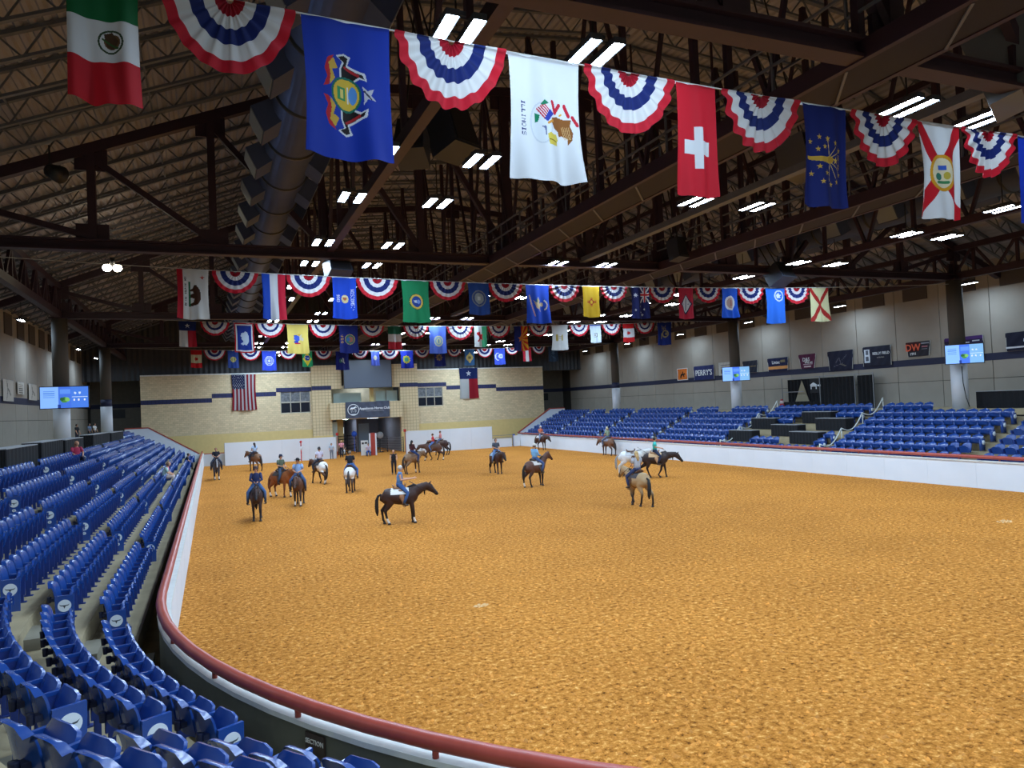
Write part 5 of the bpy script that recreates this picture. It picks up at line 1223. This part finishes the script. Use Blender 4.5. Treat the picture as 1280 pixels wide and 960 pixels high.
    crest = [Vector((.30,0,1.46)), N1+Vector((-.10,0,.21)), N2+(N3-N1).normalized().cross(Vector((0,1,0)))*-.16, N3+up*.11]
    mn.tube(crest, [(.03,.05),(.05,.07),(.05,.07),(.03,.05)], 8)
    for q in range(7):
        p = crest[0].lerp(crest[1], q/3) if q < 3 else crest[1].lerp(crest[2], (q-3)/3) if q < 6 else crest[2]
        mn.tube([p+Vector((0,.03,0)), p+Vector((0,.115,-.11)), p+Vector((0.01,.125,-.22))], [(.035,.015),(.03,.012),(.01,.006)], 6, side=(1,0,0))
    mn.tube([N3+up*.10, N3+up*.05+hd*.10, N3+hd*.2+up*.06], [.03,.03,.01], 6); mn.build('mane', hm, t)
    for s in (-1, 1): eb = MB(); eb.ball(N3+hd*.17+side*s*.092+up*.03, .018, 6, 4); eb.build('eye', BLACK, t)
    for (x, y) in ((.45+g[0], .147), (.45+g[1], -.147), (-.64+g[2], .16), (-.64+g[3], -.16)):
        lift = max(0, abs(x-.45)-.22)*.25 if x > .45 else 0
        hb_ = MB(); hb_.tube([(x-.005,y,.075+lift), (x+.012,y,.0+lift)], [(.05,.055),(.062,.075)], 9); hb_.build('hoof', mat('hoof', (58, 48, 42), 0.6), t)
    if tack:
        p = MB(); p.grid(lambda i, j: (-.40+.74*i/8, .325*math.sin((j/8-.5)*2.5)*(1.02), 1.115+.348*math.cos((j/8-.5)*2.5)), 8, 8); p.build('saddle_pad', mat('pad_%d_%d_%d' % pad, pad, 0.9), t)
        sm_ = mat('leather_%d_%d_%d' % saddle, saddle, 0.5, var=0.2, scale=10); s_ = MB()
        s_.tube([(-.28,0,1.50),(-.20,0,1.47),(-.02,0,1.455),(.14,0,1.48),(.20,0,1.53)], [(.20,.035),(.18,.05),(.15,.05),(.14,.05),(.05,.03)], 10)
        s_.tube([(.20,0,1.52),(.21,0,1.63)], [.03,.045], 8)
        s_.tube([(-.26,-.16,1.52),(-.30,0,1.58),(-.26,.16,1.52)], [.03,.04,.03], 6, side=(1,0,0)); sd = s_.build('saddle', sm_, t)
        for s in (-1, 1):
            f = MB(); f.tube([(.02,s*.20,1.42),(.05,s*.31,1.15),(.12,s*.345,.90),(.14,s*.35,.80)], [(.10,.02),(.13,.02),(.06,.015),(.04,.015)], 6, side=(1,0,0))
            f.box(.08,.22,s*.35-.06,s*.35+.06,.72,.75); f.build('stirrup', sm_, sd)
        c = MB(); n = 20
        for q in range(n):
            a0, a1 = 2*PI*q/n, 2*PI*(q+1)/n; c.bar((.10,.30*math.cos(a0),1.095+.34*math.sin(a0)), (.10,.30*math.cos(a1),1.095+.34*math.sin(a1)), .02, .09, up=(1,0,0))
        c.build('cinch', sm_, t)
        br = MB()
        for s in (-1, 1):
            br.tube([N3+up*.08+side*s*.06, N3+hd*.12+side*s*.112, N3+hd*.43+side*s*.075-up*.04], [.012]*3, 5)
            br.tube([N3+hd*.45+side*s*.075-up*.05, N3.lerp(Vector((.4,0,1.5)), .5)+Vector((.1,s*.15,-.12)), Vector((.36, s*.06, 1.72))], [.009]*3, 5)
        br.tube([N3+hd*.36+side*.085-up*.03, N3+hd*.36+up*.065, N3+hd*.36-side*.085-up*.03], [.012]*3, 5); br.build('bridle', mat('bridle_leather', (50, 34, 26), 0.5), t)
    return t
def coat_fn(base, points=None, legtop=.55, sock=(), blanket=None, face=None, belly=None, hair=(24,18,16), spots=0):
    B0 = lin(base); P = lin(points) if points else None; BL = lin(blanket) if blanket else None; SK = lin((226,220,210)); FC = lin(face) if face else None
    rs = np.random.RandomState(sum(base)); SP = [(rs.uniform(-.85,-.2), rs.uniform(-.3,.3), rs.uniform(.9,1.5), rs.uniform(.025,.05)) for _ in range(spots)]
    def f(x, y, z):
        c = B0
        if P:
            c = mix(P, c, (z-legtop)/.35+.15) if z < 1.0 and (abs(y) > .04) else c
            if x > 1.28 and z > .3: c = mix(c, P, (x-1.28)/.25)
        if BL and x < -.08 and z > .80:
            d = (-.08-x)/.25 + .12*math.sin(y*22+z*17); c = mix(c, BL, d*2-.2)
            for sx, sy, sz, sr in SP:
                if (x-sx)**2+(y-sy)**2+(z-sz)**2 < sr*sr: c = B0
        for k in sock:
            if z < .25 and ((k == 'FL' and x > 0 and y > 0) or (k == 'FR' and x > 0 and y < 0) or (k == 'HL' and x < 0 and y > 0) or (k == 'HR' and x < 0 and y < 0)): c = SK
        if FC and x > 1.0 and abs(y) < .03: c = FC
        return c
    f.hair = hair
    return f

# ---------------------------------------------------------------- people
SKIN = (204, 152, 122)
def person(name, root, J, shirt, legs, lab, hair=(60,44,34), hat=None, sleeve=1, boots=(60,44,34), group=None, skin=SKIN, long_hair=False, rz=0.0, scale=1.0):
    """J: joints in the local frame (+x forward): pelvis, chest, neck, head, shoulders, elbows, hands, hips, knees, ankles, toes"""
    t = empty(name, root, rz); t.scale = (scale,)*3; tag(t, lab, 'person', group)
    V = {k: Vector(v) for k, v in J.items()}
    b = MB()
    def limb(m, pts, rad, n=8): m.tube(pts, rad, n)
    fwd = Vector((V['face'])) if 'face' in V else Vector((1,0,0)); fwd.normalize(); rt = Vector((0,0,1)).cross(fwd)
    b.tube([V['pelvis']+Vector((0,0,-.06)), V['pelvis']+Vector((0,0,.06)), V['pelvis'].lerp(V['chest'], .5), V['chest'], V['neck']-Vector((0,0,.03))], [(.13,.10),(.16,.115),(.135,.10),(.165,.115),(.07,.06)], 12)
    b.tube([V['neck']-Vector((0,0,.06)), V['neck']+Vector((0,0,.05)), V['head']-Vector((0,0,.04))], [.056,.052,.055], 10)
    h = V['head']
    b.ball(h, (.088,.078,.115), 14, 10); b.ball(h+fwd*.03-Vector((0,0,.06)), (.055,.05,.06), 10, 8)
    b.ball(h+fwd*.092-Vector((0,0,.015)), (.02,.016,.026), 8, 6)
    for s in (-1, 1): b.ball(h+rt*s*.08-Vector((0,0,.01)), (.02,.014,.03), 6, 5)
    for s, L in ((1,'L'), (-1,'R')):
        sh, el, ha = V['sh'+L], V['el'+L], V['ha'+L]
        limb(b, [sh, sh.lerp(el,.4), el, el.lerp(ha,.4), ha], [.058,.05,.042,.038,.028])
        d = (ha-el).normalized(); pm_ = ha+d*.045
        b.tube([ha-d*.01, pm_, ha+d*.085], [(.024,.03),(.024,.042),(.018,.036)], 8, side=(0,1,0))
        sd = Vector((0,0,1)) - d*d.z
        sd.normalize(); inn = d.cross(sd)
        for q in range(4):
            base = ha+d*.08+sd*(.027-.018*q); ln = (.065,.075,.07,.055)[q]
            b.tube([base, base+d*ln*.5-inn*s*.008, base+d*ln*.75-inn*s*.03], [.0095,.009,.007], 6)
        b.tube([ha+d*.025+sd*.03, ha+d*.055+sd*.055, ha+d*.085+sd*.06-inn*s*.01], [.012,.0105,.008], 6)
        hp, kn, an, to = V['hp'+L], V['kn'+L], V['an'+L], V['to'+L]
        limb(b, [hp, hp.lerp(kn,.35), kn, kn.lerp(an,.35), an], [.088,.078,.055,.052,.038]); b.tube([an-(to-an)*.25, an.lerp(to,.5)-Vector((0,0,.02)), to], [(.04,.045),(.045,.035),(.035,.025)], 8)
    me = remesh(b, 0.0165, 'body', 2); sc_ = lin(skin); dk_ = lin((40,26,22)); mo = lin((150,80,72))
    def col(x, y, z):
        p = Vector((x,y,z))-h
        if p.length < .14:
            f_, r_ = p.dot(fwd), p.dot(rt)
            if f_ > .06 and abs(abs(r_)-.034) < .014 and abs(p.z-.008) < .010: return dk_
            if f_ > .05 and abs(r_) < .025 and abs(p.z+.062) < .009: return mo
        return sc_
    set_vert_colors(me, col); me.materials.append(COAT); link('body', me, t)
    S = MB(); up = Vector((0,0,1))
    S.tube([V['pelvis']+up*.02, V['pelvis'].lerp(V['chest'],.5), V['chest'], V['chest'].lerp(V['neck'],.6), V['neck']-up*.005], [(.172,.13),(.152,.12),(.182,.132),(.15,.10),(.075,.07)], 14)
    for L in 'LR':
        sh, el, ha = V['sh'+L], V['el'+L], V['ha'+L]
        S.ball(sh, .07, 8, 6)
        if sleeve == 1: S.tube([sh, sh.lerp(el,.75)], [.072,.062], 10, side=(0,1,0))
        elif sleeve == 2: S.tube([sh, el, el.lerp(ha,.92)], [.07,.054,.04], 10)
    S.build('shirt', mat('cloth_%d_%d_%d' % shirt, shirt, 0.9, var=0.08, scale=12), t)
    T = MB(); T.tube([V['pelvis']-up*.09, V['pelvis'], V['pelvis']+up*.07], [(.15,.12),(.178,.135),(.17,.128)], 12)
    for L in 'LR':
        hp, kn, an = V['hp'+L], V['kn'+L], V['an'+L]
        T.ball(hp, .10, 8, 6); T.tube([hp, hp.lerp(kn,.4), kn, kn.lerp(an,.4), an.lerp(kn,.06)], [.098,.09,.068,.064,.056], 10)
    T.build('jeans', mat('cloth_%d_%d_%d' % legs, legs, 0.9, var=0.12, scale=9), t)
    for L in 'LR':
        an, to = V['an'+L], V['to'+L]; F = MB(); F.tube([an+(V['kn'+L]-an)*.12, an], [.058,.055], 8); F.tube([an-(to-an)*.32-up*.02, an.lerp(to,.5)-up*.02, to-up*.01], [(.046,.05),(.052,.045),(.04,.03)], 8); F.build('boot', mat('leather_%d_%d_%d' % boots, boots, 0.5), t)
    Hh = MB()
    Hh.tube([h-fwd*.03-up*.05, h-fwd*.022+up*.02, h-fwd*.012+up*.085, h-fwd*.01+up*.125], [(.09,.095),(.096,.10),(.075,.08),(.02,.02)], 12, side=rt)
    if long_hair: Hh.tube([h-fwd*.06+up*.02, h-fwd*.10-up*.12, V['neck']-fwd*.13-up*.16], [(.085,.05),(.085,.05),(.05,.025)], 8, side=rt)
    Hh.build('hair', mat('hair_%d_%d_%d' % hair, hair, 0.7, var=0.2, scale=20), t)
    if hat:
        kind, hc = hat; K = MB()
        K.tube([h+up*.045, h+up*.11, h+up*.16], [(.098,.108),(.09,.10),(.05,.07)], 14, side=rt)
        if kind == 'western': K.tube([h+up*.05, h+up*.062], [(.17,.21),(.175,.215)], 20, side=rt)
        else: K.tube([h+fwd*.06+up*.05, h+fwd*.19+up*.035], [(.07,.012),(.055,.008)], 10, side=rt)
        K.build('hat', mat('hat_%d_%d_%d' % hc, hc, 0.8), t)
    return t
def ride_pose(lean=0.0, hands=.36, arm=1.72, look=0.0):
    P = dict(pelvis=(-.03,0,1.60), chest=(-.03+lean*.6,0,1.92), neck=(-.02+lean,0,2.12), head=(.0+lean*1.2,0,2.27), face=(math.cos(look), math.sin(look), 0))
    for s, L in ((1,'L'), (-1,'R')):
        P['sh'+L] = (-.03+lean*.9, s*.185, 2.05); P['el'+L] = (.02+lean*.5, s*.25, 1.80); P['ha'+L] = (hands, s*.07, arm)
        P['hp'+L] = (.0, s*.11, 1.57); P['kn'+L] = (.30, s*.36, 1.27); P['an'+L] = (.13, s*.37, .84); P['to'+L] = (.31, s*.40, .80)
    return P
def stand_pose(arm=0.0, look=0.0):
    P = dict(pelvis=(0,0,.96), chest=(.0,0,1.28), neck=(0,0,1.48), head=(.02,0,1.63), face=(math.cos(look), math.sin(look), 0))
    for s, L in ((1,'L'), (-1,'R')):
        P['sh'+L] = (0, s*.185, 1.41); P['el'+L] = (.02+arm*.15, s*.24, 1.13+arm*.03); P['ha'+L] = (.06+arm*.30, s*.22, .88+arm*.22)
        P['hp'+L] = (0, s*.10, .92); P['kn'+L] = (.02, s*.11, .49); P['an'+L] = (-.02, s*.11, .085); P['to'+L] = (.16, s*.13, .04)
    return P
def sit_pose(look=0.0, fwd=0.0):
    P = dict(pelvis=(-.08,0,.52), chest=(-.06+fwd,0,.84), neck=(-.02+fwd*1.5,0,1.04), head=(.02+fwd*1.8,0,1.19), face=(math.cos(look), math.sin(look), 0))
    for s, L in ((1,'L'), (-1,'R')):
        P['sh'+L] = (-.04+fwd*1.4, s*.185, .97); P['el'+L] = (.06+fwd, s*.24, .74); P['ha'+L] = (.30, s*.12, .64)
        P['hp'+L] = (-.02, s*.10, .50); P['kn'+L] = (.40, s*.13, .52); P['an'+L] = (.40, s*.12, .10); P['to'+L] = (.58, s*.13, .05)
    return P
DK, BAY, CHEST, BUCK, GREY = (50,34,28), (84,50,34), (146,84,44), (176,146,106), (206,204,200)
def team(pos, rel, coat, hlab, rider, rlab, **kw):
    """rel: heading seen from the camera, 0 = away, 90 = to the right, 180 = toward us"""
    az = math.atan2(pos[0], pos[1]) + math.radians(rel)
    hd_ = PI/2 - az
    make_horse('horse', pos, hd_, coat, hlab, **kw)
    if rider:
        r = dict(rider); pose = r.pop('pose', ride_pose()); sc_ = kw.get('scale', 1.0)
        person('person', (pos[0], pos[1], 0), pose, r.pop('shirt'), r.pop('legs', (60,84,130)), rlab, rz=hd_, scale=sc_, group='riders', **r)
WALK = (0.30, -0.22, -0.25, 0.22); WALK2 = (-0.20, 0.26, 0.22, -0.22); STANDG = (0.0, 0.06, 0.02, -0.12)
J_ = (62,88,140)
team((7.07,29.75), 90, coat_fn((58,36,30), (26,20,20), .5, ('HR','FR'), hair=(20,16,16)), 'dark brown horse standing in profile to the right, white hind sock',
     dict(shirt=(86,128,178), legs=(52,84,136), hair=(200,194,184), sleeve=0, pose=ride_pose(.04,.55,1.83)), 'person in blue sleeveless top riding the profile brown horse', head=.05, gait=(0.02,0.10,-.05,.14), pad=(226,222,214), saddle=(150,100,62))
team((17.3,28.0), 328, coat_fn(BUCK, (40,32,28), .45, (), hair=(22,20,20)), 'buckskin horse with black tail walking away to the left',
     dict(shirt=(176,178,184), legs=(50,60,96), hair=(196,164,110), sleeve=1, long_hair=True), 'blond person in grey shirt riding the buckskin horse', head=.12, gait=(-.22,.26,.20,-.26), pad=(70,66,70))
team((24.2,37.0), 92, coat_fn((52,38,36), (26,22,22), .5, ('HL',), hair=(18,16,18)), 'dark horse walking right in profile with lowered head',
     dict(shirt=(64,186,176), legs=(36,46,74), hair=(36,28,26), sleeve=1), 'person in teal shirt riding the dark walking horse', head=-.35, gait=(.12,-.22,-.34,.30), pad=(206,170,130), saddle=(196,150,110))
team((23.9,39.2), 85, coat_fn(GREY, None, 0, (), blanket=(226,228,228), hair=(150,150,150), spots=14), 'white speckled horse half hidden behind the buckskin rider', None, '', head=-.1, gait=STANDG, pad=(190,190,190))
team((16.84,38.0), 44, coat_fn((96,64,52), (34,24,22), .6, ('HL',), hair=(20,16,16)), 'brown horse with long black tail turned away to the right',
     dict(shirt=(126,178,220), legs=(66,90,136), hair=(120,110,100), sleeve=2, hat=('western',(220,214,204))), 'person in light blue shirt and pale hat on the brown horse', head=.65, gait=(.10,-.05,-.12,.12), pad=(214,208,200), saddle=(84,70,60))
team((17.94,47.0), 156, coat_fn((66,42,36), (30,22,22), .55, (), hair=(22,18,18)), 'dark bay horse with lowered head facing half right',
     dict(shirt=(74,80,92), legs=(96,128,176), hair=(90,66,52), sleeve=1), 'person in dark grey shirt on the half-right dark bay', head=-.25, gait=STANDG, pad=(150,170,190))
team((30.4,66.9), 142, coat_fn((70,46,40), (34,26,24), .55, (), hair=(24,20,20)), 'dark bay horse with low head near the far right fence',
     dict(shirt=(206,112,84), legs=(110,124,150), hair=(150,110,80), sleeve=1, hat=('cap',(216,208,200))), 'person in orange shirt riding near the far right fence', head=-.5, gait=STANDG, pad=(190,186,186))
team((31.0,54.6), 322, coat_fn((120,86,66), (50,36,32), .55, (), hair=(50,40,36)), 'reddish brown horse with low head at the right fence',
     dict(shirt=(140,156,130), legs=(90,104,130), hair=(206,196,150), sleeve=1, hat=('cap',(210,206,180))), 'person in grey-green shirt riding along the right fence', head=-.5, gait=STANDG, pad=(120,120,130))
team((13.4,52.2), 44, coat_fn((142,112,84), (70,50,42), .55, ('FL',), hair=(40,30,28)), 'dusty tan horse turned away to the right near the centre',
     dict(shirt=(76,34,40), legs=(48,70,120), hair=(26,20,22), sleeve=2, long_hair=True), 'person with long black hair in maroon top on the tan horse', head=-.15, gait=STANDG, pad=(120,90,70), saddle=(150,110,80))
team((18.2,63.5), 275, coat_fn((92,62,50), (50,36,32), .55, ('HL','FL'), hair=(46,34,30)), 'brown horse walking left with lowered head before the far fence',
     dict(shirt=(206,60,62), legs=(84,116,170), hair=(90,60,44), sleeve=1), 'person in red shirt riding the brown horse before the far fence', head=-.45, gait=(.28,-.24,-.26,.26), pad=(90,70,60))
team((20.7,69.5), 282, coat_fn((66,46,42), (34,26,26), .55, (), hair=(26,20,20)), 'farther dark horse seen behind the red-shirted rider', 
     dict(shirt=(214,140,140), legs=(90,100,130), hair=(96,70,56), sleeve=1), 'person in pink shirt on the farther dark horse', head=-.3, gait=STANDG, pad=(100,80,70))
team((7.4,43.4), 8, coat_fn((84,66,60), (40,32,30), .5, (), blanket=(232,228,224), hair=(60,52,50)), 'horse with white blanketed rump walking straight away',
     dict(shirt=(28,30,38), legs=(70,110,176), hair=(110,96,84), sleeve=1), 'person in black shirt riding straight away from us', head=.0, gait=(.05,-.05,-.05,.08), pad=(50,46,50))
team((6.5,49.9), 332, coat_fn((92,58,40), (48,34,28), .5, ('HL','HR'), blanket=(236,232,226), hair=(44,34,30), spots=10), 'chestnut horse with spotted white rump turned to the left',
     dict(shirt=(198,190,206), legs=(44,46,60), hair=(70,56,50), sleeve=1, hat=('cap',(50,50,60))), 'person in pale lavender shirt on the white-rumped chestnut', head=-.05, gait=WALK, pad=(60,60,66))
team((4.0,39.1), 187, coat_fn((96,62,46), (46,34,30), .55, ('FL','FR'), face=(90,60,44), hair=(36,28,26)), 'bay horse with white front socks facing us',
     dict(shirt=(142,172,214), legs=(60,84,124), hair=(40,34,32), sleeve=1, hat=('western',(28,26,30))), 'person in light blue shirt and black hat facing us on a bay', head=-.15, gait=(.10,-.04,.0,-.1), pad=(90,70,60))
team((1.75,35.0), 181, coat_fn((66,46,42), (30,24,26), .55, (), hair=(30,26,30)), 'dark brown horse walking straight toward us at the left',
     dict(shirt=(34,44,84), legs=(70,100,146), hair=(70,50,42), sleeve=2, hat=('cap',(90,70,70))), 'person in navy shirt and cap riding the leftmost dark horse', head=-.1, gait=(.12,-.06,.0,-.1), pad=(60,50,50))
team((3.55,43.7), 138, coat_fn(CHEST, (110,60,34), .5, ('FL','HL','HR'), face=(220,206,196), hair=(120,70,36)), 'chestnut horse with white blaze facing half right at the left',
     dict(shirt=(86,96,78), legs=(60,76,100), hair=(50,40,36), sleeve=1, hat=('cap',(40,48,76))), 'person in olive shirt and cap on the chestnut horse', head=.05, gait=(.1,-.1,0,-.1), pad=(70,60,56))
team((3.25,66.0), 328, coat_fn((128,90,62), (60,44,36), .5, (), hair=(44,36,34)), 'brown horse seen from behind before the far left panel',
     dict(shirt=(168,192,222), legs=(50,56,76), hair=(40,34,34), sleeve=1, long_hair=True), 'person in pale blue top on the brown horse by the far panel', head=.1, gait=STANDG, pad=(60,54,54))
team((.2,59.6), 178, coat_fn((74,70,76), (56,54,60), .5, ('FL','FR'), face=(200,196,196), hair=(40,38,44)), 'dark grey horse facing us in the far left corner',
     dict(shirt=(32,34,44), legs=(60,66,84), hair=(120,76,56), sleeve=1), 'person in black shirt riding the dark grey corner horse', head=-.15, gait=(.08,-.06,0,0), pad=(60,60,66))
# people on foot and spectators
def face_cam(p): return PI/2 - (math.atan2(p[0], p[1])+PI)
for p, z, pose, shirt, legs, lab, kw in (
    ((12.1,52.6), 0, stand_pose(.9), (30,30,36), (34,34,44), 'person in black vest standing behind the profile horse rider', dict(hair=(206,150,110), sleeve=0)),
    ((12.2,76.4), 0, stand_pose(.2), (226,150,160), (40,44,60), 'person in pink shirt standing at the left gate post', dict(hair=(190,150,110))),
    ((10.9,74.4), 0, stand_pose(.4), (176,186,200), (120,130,146), 'person in pale grey standing before the left white panel', dict(hair=(70,60,56), scale=.92)),
    ((13.0,80.2), 0, sit_pose(), (60,60,66), (206,210,214), 'person in dark top sitting inside the horse tunnel', dict(hair=(50,40,36))),
    ((14.8,75.6), 0, sit_pose(), (200,180,190), (60,90,160), 'person in jeans sitting beside the red gate leaf', dict(hair=(90,70,60)))):
    person('person', (p[0], p[1], z), pose, shirt, legs, lab, rz=face_cam(p), group='people on foot', **kw)
b = MB(); b.box(-.25,.25,-.25,.25,.38,.44); [b.bar((sx*.2,sy*.2,0),(sx*.2,sy*.2,.4),.05) for sx in (-1,1) for sy in (-1,1)]; sm = b.mesh('stool', BLACK)
for k, p in enumerate(((13.0,80.2), (14.8,75.6))): tag(link('stool', sm, None, (p[0]+.02, p[1]+.05, 0)), ('low black stool inside the horse tunnel', 'low black stool beside the red gate leaf')[k], 'stool')
for p, row, lab, shirt, kw in (((-2.45,45.0), 1, 'person in pink top sitting in the left stand, leaning forward', (220,120,150), dict(hair=(190,140,90), long_hair=True)), ((-2.45,44.3), 1, 'person in pale green top sitting beside the pink one', (170,200,190), dict(hair=(110,80,60))), ((-1.95,63.0), 0, 'person in dark clothes sitting low in the far left stand', (30,32,40), dict(hair=(60,46,40)))):
    person('person', (p[0], p[1], floor_z(row)), sit_pose(0, .08), shirt, (190,170,160) if row else (40,40,50), lab, rz=0.0, group='spectators', **kw)
for p, lab, shirt, kw in (((-9.0,60.6), 'person in black shirt behind the left concourse tables', (30,30,36), dict(hair=(30,26,26))), ((-9.0,66.4), 'person in light blue shirt behind the left concourse tables', (120,140,170), dict(hair=(30,26,26))), ((-9.0,69.2), 'person in white shirt behind the left concourse tables', (206,204,200), dict(hair=(40,34,32)))):
    person('person', (p[0], p[1], ZCON-0.15), stand_pose(.3), shirt, (50,50,60), lab, rz=-.4, group='people on the concourse', scale=.82, **kw)
person('person', (-5.75, 38.6, floor_z(5)), sit_pose(), (170,50,80), (40,44,70), 'person in red and navy sitting before the left concourse tables', rz=-1.0, group='people on the concourse', hair=(170,120,90), long_hair=True)
